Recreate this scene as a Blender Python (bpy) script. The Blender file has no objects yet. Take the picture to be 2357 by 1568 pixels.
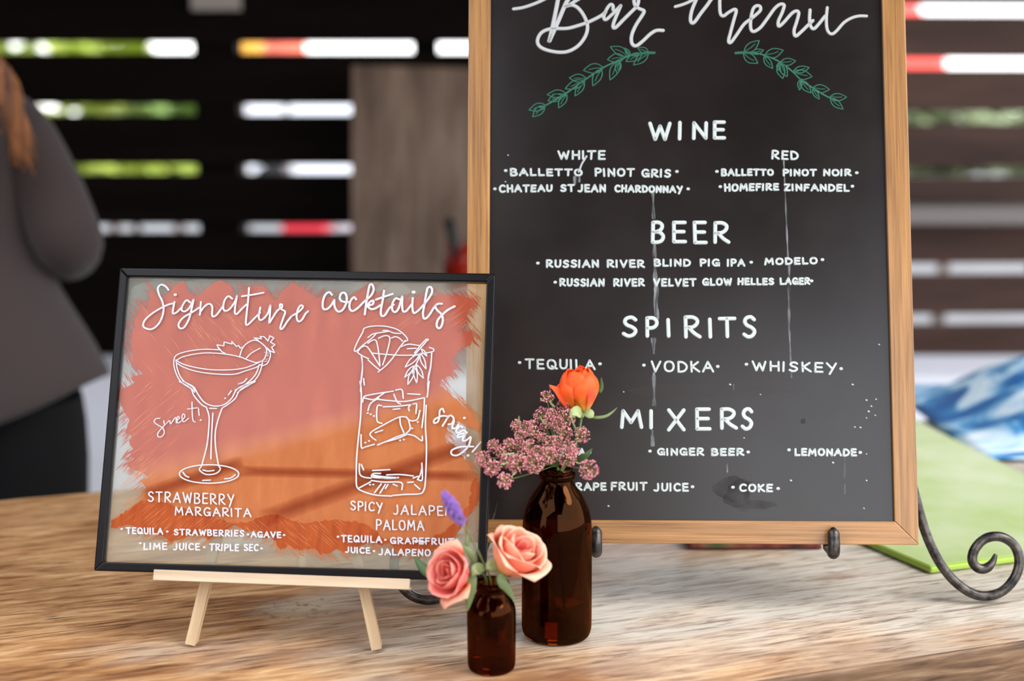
import bpy, bmesh, math, random
from mathutils import Vector, Matrix, geometry, noise
random.seed(7)
# ------------------------------------------------------------------ camera, world, light, exposure
TH = math.radians(9.5); CH = .47; FPX = 3274.; CX = 1178.5; CY = 784.
sc = bpy.context.scene
COL = sc.collection
cam = bpy.data.cameras.new('camera'); camo = bpy.data.objects.new('camera', cam); COL.objects.link(camo)
camo.location = (0, 0, CH); camo.rotation_euler = (math.pi/2 - TH, 0, 0)
cam.sensor_width = 36; cam.lens = 36*FPX/2357; cam.clip_start = .02; cam.clip_end = 200
cam.dof.use_dof = True; cam.dof.focus_distance = 1.30; cam.dof.aperture_fstop = 2.7; cam.dof.aperture_blades = 0
sc.camera = camo
sc.view_settings.view_transform = 'Standard'; sc.view_settings.look = 'None'
sc.view_settings.exposure = 0.0; sc.view_settings.gamma = 1.0
sc.view_settings.use_curve_mapping = False
sc.cycles.use_denoising = True
sc.cycles.max_bounces = 14; sc.cycles.transparent_max_bounces = 24; sc.cycles.transmission_bounces = 12
sc.cycles.glossy_bounces = 6; sc.cycles.diffuse_bounces = 5
sc.cycles.sample_clamp_indirect = 6.0; sc.cycles.caustics_refractive = True; sc.cycles.blur_glossy = .3

W = bpy.data.worlds.new('overcast_sky'); sc.world = W; W.use_nodes = True
nt = W.node_tree; bg = nt.nodes['Background']
tc = nt.nodes.new('ShaderNodeTexCoord'); sx = nt.nodes.new('ShaderNodeSeparateXYZ'); cr = nt.nodes.new('ShaderNodeValToRGB')
nt.links.new(tc.outputs['Generated'], sx.inputs[0]); nt.links.new(sx.outputs['Z'], cr.inputs[0]); nt.links.new(cr.outputs[0], bg.inputs[0])
cr.color_ramp.elements[0].color = (.90, .90, .90, 1); cr.color_ramp.elements[1].color = (.80, .88, 1.0, 1); cr.color_ramp.elements[1].position = .8
bg.inputs[1].default_value = 4.2

SUN = bpy.data.lights.new('soft_sun', 'SUN'); SUN.energy = 2.8; SUN.angle = math.radians(28); SUN.color = (1, .95, .88)
so = bpy.data.objects.new('soft_sun', SUN); COL.objects.link(so)
so.rotation_euler = Vector((.62, -.30, .72)).to_track_quat('Z', 'Y').to_euler()

# ------------------------------------------------------------------ projection helpers
CAM = Vector((0, 0, CH)); FW = Vector((0, math.cos(TH), -math.sin(TH))); UP = Vector((0, math.sin(TH), math.cos(TH))); RT = Vector((1, 0, 0))
def ray(u, v): return FW + RT*((u-CX)/FPX) - UP*((v-CY)/FPX)
def at_t(u, v, t): return CAM + ray(u, v)*t
def at_Y(u, v, Y):
    d = ray(u, v); return CAM + d*(Y/d.y)
def at_z(u, v, z):
    d = ray(u, v); return CAM + d*((z-CH)/d.z)
def on_plane(u, v, P, n):
    d = ray(u, v); return CAM + d*((P-CAM).dot(n)/d.dot(n))
def plane_matrix(P, yaw, lean, roll):
    e = Vector((math.cos(yaw), math.sin(yaw), 0)); b = Vector((-math.sin(yaw), math.cos(yaw), 0))
    u = Vector((0, 0, 1))*math.cos(lean) + b*math.sin(lean)
    e2 = e*math.cos(roll) + u*math.sin(roll); u2 = -e*math.sin(roll) + u*math.cos(roll); n = e2.cross(u2)
    M = Matrix((e2, u2, n)).transposed().to_4x4(); M.translation = P
    return M

# ------------------------------------------------------------------ object helpers
def tag(o, label=None, cat=None, group=None, kind=None):
    if label: o['label'] = label
    if cat: o['category'] = cat
    if group: o['group'] = group
    if kind: o['kind'] = kind
    return o
def thing(name, M, label, cat, group=None):
    o = bpy.data.objects.new(name, None); COL.objects.link(o); o.empty_display_size = .02
    if isinstance(M, Matrix): o.matrix_world = M
    else: o.location = M
    return tag(o, label, cat, group)
def obj(name, bm, mat, parent=None, smooth=False, label=None, kind=None, loc=None, mtx=None, bevel=0, subsurf=0):
    me = bpy.data.meshes.new(name)
    bmesh.ops.recalc_face_normals(bm, faces=bm.faces[:]); bm.to_mesh(me); bm.free()
    if smooth: me.polygons.foreach_set('use_smooth', [True]*len(me.polygons))
    for m in (mat if isinstance(mat, (list, tuple)) else [mat]): me.materials.append(m)
    o = bpy.data.objects.new(name, me); COL.objects.link(o)
    if parent: o.parent = parent
    if loc is not None: o.location = loc
    if mtx is not None: o.matrix_local = mtx
    if bevel:
        b = o.modifiers.new('bevel', 'BEVEL'); b.width = bevel; b.segments = 2; b.limit_method = 'ANGLE'
    if subsurf:
        s = o.modifiers.new('sub', 'SUBSURF'); s.levels = subsurf; s.render_levels = subsurf
    return tag(o, label, None, None, kind)
def box(bm, x0, x1, y0, y1, z0, z1):
    v = [bm.verts.new(p) for p in ((x0,y0,z0),(x1,y0,z0),(x1,y1,z0),(x0,y1,z0),(x0,y0,z1),(x1,y0,z1),(x1,y1,z1),(x0,y1,z1))]
    for f in ((0,3,2,1),(4,5,6,7),(0,1,5,4),(1,2,6,5),(2,3,7,6),(3,0,4,7)): bm.faces.new([v[i] for i in f])
    return v
def bxm(*a):
    bm = bmesh.new(); box(bm, *a); return bm
def prism(bm, pts, z0, z1):
    a = [bm.verts.new((x, y, z0)) for x, y in pts]; b = [bm.verts.new((x, y, z1)) for x, y in pts]
    n = len(pts)
    for i in range(n): bm.faces.new((a[i], a[(i+1) % n], b[(i+1) % n], b[i]))
    bm.faces.new(a[::-1]); bm.faces.new(b)
def catmull(pts, k=6, closed=False):
    P = [Vector(p) for p in pts]; n = len(P)
    if n < 3: return P
    out = []
    for i in range(n if closed else n-1):
        p1, p2 = P[i], P[(i+1) % n]
        p0 = P[(i-1) % n] if (closed or i > 0) else p1*2-p2
        p3 = P[(i+2) % n] if (closed or i < n-2) else p2*2-p1
        for j in range(k):
            t = j/k
            out.append(.5*((2*p1)+(p2-p0)*t+(2*p0-5*p1+4*p2-p3)*t*t+(3*p1-p0-3*p2+p3)*t**3))
    if not closed: out.append(P[-1])
    return out
def tube(bm, pts, rad, seg=10, caps=True, flat=None):
    pts = [Vector(p) for p in pts]; n = len(pts)
    if not hasattr(rad, '__len__'): rad = [rad]*n
    rings = []; prev = None
    for i, p in enumerate(pts):
        t = (pts[min(i+1, n-1)]-pts[max(i-1, 0)]).normalized()
        if prev is None:
            a = Vector((0, 0, 1)) if abs(t.z) < .9 else Vector((1, 0, 0)); prev = t.cross(a).normalized()
        prev = (prev - t*prev.dot(t)).normalized(); b = t.cross(prev)
        rings.append([bm.verts.new(p+(prev*math.cos(2*math.pi*k/seg)+b*math.sin(2*math.pi*k/seg))*rad[i]) for k in range(seg)])
    for i in range(n-1):
        for k in range(seg):
            bm.faces.new((rings[i][k], rings[i][(k+1) % seg], rings[i+1][(k+1) % seg], rings[i+1][k]))
    if caps: bm.faces.new(rings[0][::-1]); bm.faces.new(rings[-1])
def lathe(bm, prof, seg=48, cap0=True, cap1=True):
    rings = [[bm.verts.new((r*math.cos(2*math.pi*k/seg), r*math.sin(2*math.pi*k/seg), z)) for k in range(seg)] for r, z in prof]
    for i in range(len(prof)-1):
        for k in range(seg): bm.faces.new((rings[i][k], rings[i][(k+1) % seg], rings[i+1][(k+1) % seg], rings[i+1][k]))
    if cap0: bm.faces.new(rings[0][::-1])
    if cap1: bm.faces.new(rings[-1])
def poly(bm, pts, z, mat=0):
    vs = [bm.verts.new((p[0], p[1], z)) for p in pts]
    for t in geometry.tessellate_polygon([[Vector((p[0], p[1], 0)) for p in pts]]):
        try: f = bm.faces.new([vs[i] for i in t]); f.material_index = mat
        except ValueError: pass
def ribbon(bm, pts, w, h, z0=0.):
    """raised pen stroke: flattened half-round section, round ends"""
    P = [Vector((p[0], p[1])) for p in pts]
    Q = [P[0]]
    for p in P[1:]:
        if (p-Q[-1]).length > w*.08: Q.append(p)
    P = Q
    if len(P) == 1: P = [P[0], P[0]+Vector((w*.12, 0))]
    runs = [[P[0]]]
    for i in range(1, len(P)):
        runs[-1].append(P[i])
        if i < len(P)-1:
            a = (P[i]-P[i-1]).normalized(); b = (P[i+1]-P[i]).normalized()
            if a.dot(b) < .45: runs.append([P[i]])
    for rn in runs:
        if len(rn) < 2: continue
        d0 = (rn[1]-rn[0]).normalized(); d1 = (rn[-1]-rn[-2]).normalized(); r = w/2
        pr = [(rn[0]-d0*r, .12, d0), (rn[0]-d0*r*.85, .55, d0), (rn[0]-d0*r*.45, .89, d0)]
        for i, p in enumerate(rn):
            t = (rn[min(i+1, len(rn)-1)]-rn[max(i-1, 0)]).normalized(); pr.append((p, 1, t))
        pr += [(rn[-1]+d1*r*.45, .89, d1), (rn[-1]+d1*r*.85, .55, d1), (rn[-1]+d1*r, .12, d1)]
        prev = None
        for p, s, t in pr:
            nn = Vector((-t.y, t.x))*r*s; q = nn*.6
            row = [bm.verts.new((p.x+nn.x, p.y+nn.y, z0)), bm.verts.new((p.x+q.x, p.y+q.y, z0+h)),
                   bm.verts.new((p.x-q.x, p.y-q.y, z0+h)), bm.verts.new((p.x-nn.x, p.y-nn.y, z0))]
            if prev:
                for k in range(3): bm.faces.new((prev[k], prev[k+1], row[k+1], row[k]))
            prev = row

# ------------------------------------------------------------------ materials
def mat(name, color=(.5,.5,.5), rough=.5, spec=.5, metal=0., trans=0., ior=1.45, alpha=1., sheen=0.):
    m = bpy.data.materials.new(name); m.use_nodes = True; b = m.node_tree.nodes['Principled BSDF']
    b.inputs['Base Color'].default_value = (*color, 1); b.inputs['Roughness'].default_value = rough
    b.inputs['Specular IOR Level'].default_value = spec; b.inputs['Metallic'].default_value = metal
    b.inputs['Transmission Weight'].default_value = trans; b.inputs['IOR'].default_value = ior; b.inputs['Alpha'].default_value = alpha
    b.inputs['Sheen Weight'].default_value = sheen
    return m
def N(m, typ, **kw):
    n = m.node_tree.nodes.new('ShaderNode'+typ)
    for k, v in kw.items():
        if k in n.inputs: n.inputs[k].default_value = v
        else: setattr(n, k, v)
    return n
def L(m, a, b): m.node_tree.links.new(a, b)
def B(m): return m.node_tree.nodes['Principled BSDF']
def ramp(m, stops, src=None):
    r = N(m, 'ValToRGB'); e = r.color_ramp.elements
    while len(e) < len(stops): e.new(.5)
    for k, (p, c) in enumerate(stops): e[k].position = p; e[k].color = (*c, 1) if len(c) == 3 else c
    if src: L(m, src, r.inputs[0])
    return r
def coords(m, scale, rot=(0,0,0), loc=(0,0,0)):
    t = N(m, 'TexCoord'); p = N(m, 'Mapping'); p.inputs['Scale'].default_value = scale; p.inputs['Rotation'].default_value = rot
    p.inputs['Location'].default_value = loc
    L(m, t.outputs['Object'], p.inputs[0]); return p.outputs[0]
def noisy(m, vec, scale, detail=4, rough=.55, dist=0.):
    n = N(m, 'TexNoise'); n.inputs['Scale'].default_value = scale; n.inputs['Detail'].default_value = detail
    n.inputs['Roughness'].default_value = rough; n.inputs['Distortion'].default_value = dist
    L(m, vec, n.inputs['Vector']); return n.outputs['Fac']
def mixc(m, a, b, fac, mode='MIX'):
    x = N(m, 'MixRGB', blend_type=mode)
    for i, s in ((0, fac), (1, a), (2, b)):
        if hasattr(s, 'links'): L(m, s, x.inputs[i])
        elif isinstance(s, (int, float)): x.inputs[i].default_value = s
        else: x.inputs[i].default_value = (*s, 1)
    return x.outputs[0]
def bump(m, src, strength=.3, dist=.001):
    b = N(m, 'Bump'); b.inputs['Strength'].default_value = strength; b.inputs['Distance'].default_value = dist
    L(m, src, b.inputs['Height']); L(m, b.outputs[0], B(m).inputs['Normal'])
def wood(name, dark, mid, light, axis=0, along=3., across=90., rough=.5, bstr=.2, spec=.4):
    m = mat(name, mid, rough, spec); s = [across]*3; s[axis] = along
    v = coords(m, s); n1 = noisy(m, v, 1., 6, .6, .3)
    s2 = [across*.25]*3; s2[axis] = along*.5; n2 = noisy(m, coords(m, s2), 1., 3, .5)
    r = ramp(m, [(.3, dark), (.5, mid), (.72, light)], n1); r2 = ramp(m, [(.3, (.72,)*3), (.7, (1.12,)*3)], n2)
    L(m, mixc(m, r.outputs[0], r2.outputs[0], 1., 'MULTIPLY'), B(m).inputs['Base Color']); bump(m, n1, bstr, .0006)
    return m
def srgb(r, g, b): return tuple(((c/255+.055)/1.055)**2.4 if c > 10 else c/255/12.92 for c in (r, g, b))

# ------------------------------------------------------------------ big structure
FLZ = -.90
m_floor = mat('concrete', srgb(150,146,140), .8); f_ = noisy(m_floor, coords(m_floor, (1,1,1)), 2.2, 6)
L(m_floor, ramp(m_floor, [(.3, srgb(88,87,86)), (.7, srgb(112,111,112))], f_).outputs[0], B(m_floor).inputs['Base Color'])
o = obj('floor', bxm(-25, 25, -14, 45, FLZ-.1, FLZ), m_floor); tag(o, 'pale grey concrete ground under and beyond the bar', kind='structure')

m_beam = wood('roof_wood', srgb(45,32,26), srgb(60,44,36), srgb(78,58,47), 0, 2, 20, .7)
rb = bmesh.new()
pts = [(-3.2,4.4),(-3.2,1.5),(-.40,1.5),(-.40,-2.1),(.95,-2.1),(.95,1.5),(3.4,2.2),(3.4,4.4)]  # unseen roof, outline notched to steer sky light and reflections
prism(rb, pts, 1.62, 1.70)
o = obj('ceiling', rb, m_beam); tag(o, 'dark wooden roof over the bar, outline cut to shape the light', kind='structure')
m_lw = wood('left_wall_wood', srgb(25,19,16), srgb(36,27,23), srgb(48,38,32), 0, 2, 20, .8)
o = obj('wall_left', bxm(-3.2, -3.1, -.6, 3.95, FLZ, 1.62), m_lw); tag(o, kind='structure', label='dark wooden side wall')

# slatted walls
m_slat_d = wood('shade_dark_slat', srgb(13,9,8), srgb(19,13,11), srgb(26,19,16), 0, 2, 30, .9, .2, .1)  # near-black base colour carries the left wall's deep shade
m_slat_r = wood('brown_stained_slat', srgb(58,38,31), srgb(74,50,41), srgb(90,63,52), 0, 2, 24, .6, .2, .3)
WY = 4.0
def slat_wall(name, label, uL, uR, Y, gaps, m, yaw=0., posts=(), pm=None, lowgap=.035):
    x0 = at_Y(uL, 300, Y).x; x1 = at_Y(uR, 300, Y).x
    root = thing(name, (x0, Y, FLZ), label, None); root['kind'] = 'structure'; del root['label']; root['label'] = label
    root.rotation_euler.z = yaw
    w = (x1-x0)/math.cos(yaw)
    zs = [(at_Y(1178, a, Y).z-FLZ, at_Y(1178, b, Y).z-FLZ) for a, b in gaps]   # (upper edge, lower edge)
    edges = [1.62-FLZ-.01] + [z for g in zs for z in g]
    low = edges[-1]
    while low > .2:
        edges += [low-.14, low-.14-lowgap]; low -= .14+lowgap
    if len(edges) % 2: edges.append(.02)
    for i in range(0, len(edges)-1, 2):
        top, bot = edges[i], edges[i+1]
        k = 1
        if i == 0:
            while top-bot > .2:
                obj('slat', bxm(0, w, -.012, .012, top-.1445, top), m, root); top -= .145
        obj('slat', bxm(0, w, -.012+random.uniform(-.002,.002), .012, bot, top), m, root)
    for pu0, pu1, z1 in posts:
        a = at_Y(pu0, 300, Y).x-x0; b = at_Y(pu1, 300, Y).x-x0
        obj('post', bxm(a, b, .013, .10, .0, z1), pm or m, root)
    return root
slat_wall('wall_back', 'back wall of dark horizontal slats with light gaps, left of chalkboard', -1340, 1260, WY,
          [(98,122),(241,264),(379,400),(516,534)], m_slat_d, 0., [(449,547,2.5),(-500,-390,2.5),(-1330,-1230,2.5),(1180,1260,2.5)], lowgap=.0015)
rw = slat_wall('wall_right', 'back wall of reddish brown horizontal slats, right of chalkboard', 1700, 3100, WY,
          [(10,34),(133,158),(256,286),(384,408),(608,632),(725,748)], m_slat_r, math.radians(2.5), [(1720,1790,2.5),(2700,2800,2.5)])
# short post seen in the first gap only
o = obj('post', bxm(-.034, .034, .02, .06, 0, .4), m_slat_d); o.location = at_Y(978, 110, WY+.05); o.location.z -= .2
bk = [c for c in COL.objects if c.name.startswith('wall_back')][0]
M0 = bk.matrix_basis.copy(); o.parent = bk; o.location = M0.inverted() @ o.location

m_rail = mat('grey_rail_paint', srgb(124,116,112), .5)
p0 = at_Y(1700, 497, 3.85); rl = thing('grey_rail', (p0.x, 3.86, p0.z), 'pale grey horizontal rail fixed across the brown slats', 'rail')
hz = (at_Y(1700,476,3.85).z-at_Y(1700,518,3.85).z)/2
obj('bar', bxm(0, 2.6, -.02, .12, -hz, hz), m_rail, rl, bevel=.006)
for xx in (.3, 1.3, 2.3): obj('bracket', bxm(xx-.02, xx+.02, .0, .125, -hz-.03, -hz), m_rail, rl)

# ------------------------------------------------------------------ table
TYAW = math.radians(19.5); te = Vector((math.cos(TYAW), math.sin(TYAW), 0)); tn = Vector((-math.sin(TYAW), math.cos(TYAW), 0))
Pf = Vector((.3757, 1.1676, 0)); Pb = Vector((-.56, 1.671, 0)); depth = (Pb-Pf).dot(tn)
org = Pf - te*2.0
m_tab = mat('weathered_bar_wood', (.4,.3,.2), .48, .5)
v1 = coords(m_tab, (5.5, 42, 42)); fine = noisy(m_tab, v1, 3.2, 7, .62, .6)
v2 = coords(m_tab, (2.6, 10, 10)); mid = noisy(m_tab, v2, 1.8, 6, .62, .9)
v3 = coords(m_tab, (4, 190, 190)); crk = noisy(m_tab, v3, 1., 4, .6, .2)
v4 = coords(m_tab, (1.6, 3.2, 3.2), loc=(3.1, .4, 0)); patch = noisy(m_tab, v4, 1.5, 3, .55)
base = ramp(m_tab, [(.32, srgb(104,70,44)), (.42, srgb(160,118,80)), (.54, srgb(190,152,110)), (.66, srgb(208,176,136))], fine).outputs[0]
tint = ramp(m_tab, [(.34, srgb(168,130,96)), (.46, srgb(222,196,166)), (.6, srgb(255,242,224))], mid).outputs[0]
c1 = mixc(m_tab, base, tint, .8, 'MULTIPLY')
txs = N(m_tab, 'TexCoord'); sxx = N(m_tab, 'SeparateXYZ'); L(m_tab, txs.outputs['Object'], sxx.inputs[0])
mr = N(m_tab, 'MapRange'); L(m_tab, sxx.outputs['X'], mr.inputs[0])
for k_, v_ in ((1, 1.45), (2, 2.30), (3, -.12), (4, .24)): mr.inputs[k_].default_value = v_  # paler to the right: sheen put into the colour, over bleached wear
pa_ = N(m_tab, 'Math', operation='ADD'); L(m_tab, patch, pa_.inputs[0]); L(m_tab, mr.outputs[0], pa_.inputs[1])
pt = ramp(m_tab, [(.40, (0,0,0)), (.64, (.9,)*3)], pa_.outputs[0]).outputs[0]
bleach_sheen = ramp(m_tab, [(.33, srgb(128,116,102)), (.43, srgb(168,158,142)), (.54, srgb(186,179,166)), (.64, srgb(194,189,179))], fine).outputs[0]
c2 = mixc(m_tab, c1, bleach_sheen, pt)
ck = ramp(m_tab, [(.30, (.8,)*3), (.38, (0,)*3)], crk).outputs[0]
c2 = mixc(m_tab, c2, srgb(96,66,44), ck)
pores = noisy(m_tab, coords(m_tab, (16, 190, 190)), 1., 4, .6, .1); pden = noisy(m_tab, coords(m_tab, (6, 14, 14), loc=(0,5,0)), 1., 3)
pm_ = N(m_tab, 'Math', operation='MULTIPLY'); L(m_tab, ramp(m_tab, [(.36, (1,)*3), (.42, (0,)*3)], pores).outputs[0], pm_.inputs[0]); L(m_tab, ramp(m_tab, [(.38, (.15,)*3), (.6, (.9,)*3)], pden).outputs[0], pm_.inputs[1])
c2 = mixc(m_tab, c2, srgb(84,60,42), pm_.outputs[0])
# one long open crack along the grain
ckp = at_z(300, 1437, 0); cy0 = (ckp-org).dot(tn); wob = noisy(m_tab, coords(m_tab, (5, 1, 1)), 1., 2)
wm = N(m_tab, 'Math', operation='MULTIPLY_ADD'); L(m_tab, wob, wm.inputs[0]); wm.inputs[1].default_value = .010; wm.inputs[2].default_value = -.005-cy0
wa = N(m_tab, 'Math', operation='ADD'); L(m_tab, sxx.outputs['Y'], wa.inputs[0]); L(m_tab, wm.outputs[0], wa.inputs[1])
wb = N(m_tab, 'Math', operation='ABSOLUTE'); L(m_tab, wa.outputs[0], wb.inputs[0])
mr2 = N(m_tab, 'MapRange'); L(m_tab, wb.outputs[0], mr2.inputs[0])
for k_, v_ in ((1, .0003), (2, .0011), (3, .85), (4, 0.)): mr2.inputs[k_].default_value = v_
mr3 = N(m_tab, 'MapRange'); L(m_tab, sxx.outputs['X'], mr3.inputs[0])
for k_, v_ in ((1, 1.62), (2, 1.72), (3, 1.), (4, 0.)): mr3.inputs[k_].default_value = v_
wc = N(m_tab, 'Math', operation='MULTIPLY'); L(m_tab, mr2.outputs[0], wc.inputs[0]); L(m_tab, mr3.outputs[0], wc.inputs[1])
c2 = mixc(m_tab, c2, srgb(62,40,28), wc.outputs[0])
# worn pale knot near the small easel
tcn = N(m_tab, 'TexCoord'); kn = at_z(690, 1400, 0); kl = Vector(((kn-org).dot(te), (kn-org).dot(tn), 0))
mp = N(m_tab, 'Mapping'); mp.vector_type = 'TEXTURE'; mp.inputs['Location'].default_value = kl; mp.inputs['Scale'].default_value = (.052, .03, .05)
L(m_tab, tcn.outputs['Object'], mp.inputs[0])
ln = N(m_tab, 'VectorMath', operation='LENGTH'); L(m_tab, mp.outputs[0], ln.inputs[0])
nz = noisy(m_tab, coords(m_tab, (70,70,70)), 1., 5, .7)
ad = N(m_tab, 'Math', operation='ADD'); L(m_tab, ln.outputs['Value'], ad.inputs[0]); L(m_tab, nz, ad.inputs[1])
kf = ramp(m_tab, [(.55, (.6,)*3), (1.0, (0,)*3)]); 
sb = N(m_tab, 'Math', operation='MULTIPLY'); L(m_tab, ad.outputs[0], sb.inputs[0]); sb.inputs[1].default_value = .62; L(m_tab, sb.outputs[0], kf.inputs[0])
kc = ramp(m_tab, [(.36, srgb(96,76,58)), (.46, srgb(186,170,146)), (.7, srgb(205,190,165))], nz).outputs[0]
c3 = mixc(m_tab, c2, kc, kf.outputs[0])
# large reddish-brown stains
st = ramp(m_tab, [(.58, (0,)*3), (.70, (.55,)*3)], noisy(m_tab, coords(m_tab, (4, 15, 15), loc=(1.7,2.2,0)), 1., 4, .6)).outputs[0]
c3 = mixc(m_tab, c3, srgb(128,82,52), st)
L(m_tab, c3, B(m_tab).inputs['Base Color'])
bump(m_tab, fine, .22, .0006)
m_tab_e = wood('bar_front_wood', srgb(58,38,26), srgb(108,80,56), srgb(142,114,86), 0, 14, 150, .6, .5)
MT = Matrix.Rotation(TYAW, 4, 'Z'); MT.translation = org
bar = thing('bar_table', MT, 'weathered brown wooden bar table carrying the signs and bottles', 'table')
b_ = bmesh.new(); nx, ny = 60, 8
box(b_, 0, 3.6, 0, depth, -.055, 0)
ttop = obj('table_top', b_, [m_tab, m_tab_e], bar)
for p_ in ttop.data.polygons: p_.material_index = 0 if abs(p_.normal.z) > .5 else 1
_bv = ttop.modifiers.new('bevel', 'BEVEL'); _bv.width = .004; _bv.segments = 3; _bv.material = 1
obj('apron', bxm(.05, 3.55, .012, .035, -.16, -.0555), m_tab_e, bar)
obj('apron', bxm(.05, 3.55, depth-.035, depth-.012, -.16, -.0555), m_tab_e, bar)
for x in (.1, 3.4):
    for y in (.06, depth-.15): obj('leg', bxm(x, x+.09, y, y+.09, FLZ, -.0555), m_tab_e, bar)

# ------------------------------------------------------------------ glyphs
# each glyph: width, strokes; ~ marks a smoothed stroke; y up, unit cap height
G = {
'A': (.85, [[(0,0),(.42,1)],[(.42,1),(.85,0)],[(.17,.36),(.68,.36)]]),
'B': (.7, [[(.05,0),(.05,1)],['~',(.05,1),(.4,1),(.6,.86),(.55,.66),(.32,.54),(.08,.52)],['~',(.08,.53),(.45,.5),(.68,.32),(.62,.1),(.38,0),(.05,0)]]),
'C': (.72, [['~',(.7,.86),(.52,.99),(.28,.96),(.07,.72),(.03,.4),(.16,.1),(.42,0),(.7,.1)]]),
'D': (.75, [[(.05,0),(.05,1)],['~',(.05,1),(.4,.96),(.68,.72),(.74,.42),(.58,.12),(.32,.01),(.05,0)]]),
'E': (.62, [[(.6,1),(.05,1)],[(.05,1),(.05,0)],[(.05,0),(.62,0)],[(.05,.52),(.55,.52)]]),
'F': (.6, [[(.6,1),(.05,1)],[(.05,1),(.05,0)],[(.05,.52),(.5,.52)]]),
'G': (.78, [['~',(.72,.86),(.52,.99),(.28,.96),(.07,.72),(.03,.4),(.16,.1),(.4,0),(.62,.1),(.66,.4)],[(.44,.42),(.78,.42)],[(.7,.42),(.76,.02)]]),
'H': (.72, [[(.05,1),(.05,0)],[(.68,1),(.68,0)],[(.05,.5),(.68,.5)]]),
'I': (.14, [[(.07,1),(.09,0)]]),
'J': (.62, [['~',(.5,1),(.52,.5),(.46,.14),(.28,0),(.05,.08)]]),
'K': (.68, [[(.05,1),(.05,0)],[(.62,.98),(.08,.48)],[(.12,.5),(.68,0)]]),
'L': (.58, [[(.06,1),(.05,0)],[(.05,0),(.58,.02)]]),
'M': (.98, [[(.03,0),(.12,1)],[(.12,1),(.47,.3)],[(.47,.3),(.82,1)],[(.82,1),(.95,0)]]),
'N': (.76, [[(.05,0),(.06,1)],[(.06,1),(.7,.02)],[(.7,.02),(.71,1)]]),
'O': (.8, [['~',(.4,1),(.13,.88),(.03,.52),(.12,.14),(.4,0),(.68,.14),(.78,.52),(.66,.88),(.38,1)]]),
'P': (.66, [[(.05,0),(.05,1)],['~',(.05,1),(.4,1),(.62,.86),(.62,.62),(.4,.46),(.06,.44)]]),
'Q': (.84, [['~',(.4,1),(.13,.88),(.03,.52),(.12,.14),(.4,0),(.68,.14),(.78,.52),(.66,.88),(.38,1)],['~',(.42,.3),(.62,.1),(.9,.02)]]),
'R': (.74, [[(.05,0),(.05,1)],['~',(.05,1),(.4,1),(.62,.86),(.6,.66),(.4,.5),(.06,.46)],['~',(.2,.48),(.45,.2),(.74,.0)]]),
'S': (.66, [['~',(.6,.86),(.42,.99),(.18,.94),(.08,.76),(.2,.58),(.46,.46),(.62,.28),(.5,.06),(.26,0),(.04,.12)]]),
'T': (.74, [[(0,.99),(.74,1)],[(.36,1),(.36,0)]]),
'U': (.7, [['~',(.05,1),(.05,.35),(.16,.06),(.38,0),(.58,.12),(.66,.42),(.66,1)]]),
'V': (.76, [[(.02,1),(.36,0)],[(.36,0),(.74,1)]]),
'W': (1.05, [[(.02,1),(.3,0)],[(.3,0),(.54,.82)],[(.54,.82),(.8,0)],[(.8,0),(1.03,1)]]),
'X': (.8, [[(.02,1),(.78,0)],[(.76,1),(.04,0)]]),
'Y': (.76, [[(.02,1),(.38,.45)],[(.74,1),(.2,-.22)]]),
'Z': (.68, [[(.03,1),(.64,1)],[(.64,1),(.03,0)],[(.03,0),(.68,0)]]),
'.': (.1, [[(.05,.5),(.06,.5)]]),
}
class Sheet:
    """flat surface in the scene: pixels of the photograph are read back to its local x, y"""
    def __init__(s, M, z=0.):
        s.M = M; s.I = M.inverted(); s.n = (M.to_3x3() @ Vector((0,0,1))).normalized(); s.z = z; s.P = M @ Vector((0,0,z))
    def __call__(s, u, v):
        q = s.I @ on_plane(u, v, s.P, s.n); return Vector((q.x, q.y))
    def size(s, px, u=1200, v=900): return (s(u+px, v)-s(u, v)).length
def glyph_strokes(ch, x0, x1, yt0, yb0, yt1, yb1, jit=.0):
    w, strokes = G[ch]; out = []
    jx = random.uniform(-jit, jit); sl = random.uniform(-jit, jit)*1.2
    for s in strokes:
        smooth = s[0] == '~'; pts = s[1:] if smooth else s
        pp = []
        for x, y in pts:
            xx = x/w if w > .2 else x*.6/w*w+.2
            fx = xx if w > .2 else x
            X = x0+(x1-x0)*fx + sl*(y-.5)*(yb0-yt0); tt = fx
            yt = yt0+(yt1-yt0)*tt; yb = yb0+(yb1-yb0)*tt
            pp.append((X, yb+(yt-yb)*y, 0))
        out.append([(p[0], p[1]) for p in (catmull(pp, 5) if smooth else pp)])
    return out
def word(sh, bm, txt, x0, x1, yt0, yb0, yt1=None, yb1=None, w=6.5, h=.0005, jit=.05, z0=0.):
    yt1 = yt0 if yt1 is None else yt1; yb1 = yb0 if yb1 is None else yb1
    hgt = yb0-yt0; adv = []; ws = []
    for c in txt: ws.append(G[c][0])
    gap = .34; tot = sum(ws)+gap*(len(txt)-1); k = (x1-x0)/tot; x = x0
    for c, ww in zip(txt, ws):
        a, b = x, x+ww*k; fa = (a-x0)/(x1-x0); fb = (b-x0)/(x1-x0); dy = random.uniform(-1, 1)*jit*hgt*.5
        for st in glyph_strokes(c, a, b, yt0+(yt1-yt0)*fa+dy, yb0+(yb1-yb0)*fa+dy, yt0+(yt1-yt0)*fb+dy, yb0+(yb1-yb0)*fb+dy, jit):
            ribbon(bm, [sh(*p) for p in st], sh.size(w), h, z0)
        x = b+gap*k
def dot(sh, bm, u, v, w=7, h=.0005, z0=0.): ribbon(bm, [sh(u-.6, v), sh(u+.6, v)], sh.size(w), h, z0)
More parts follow.
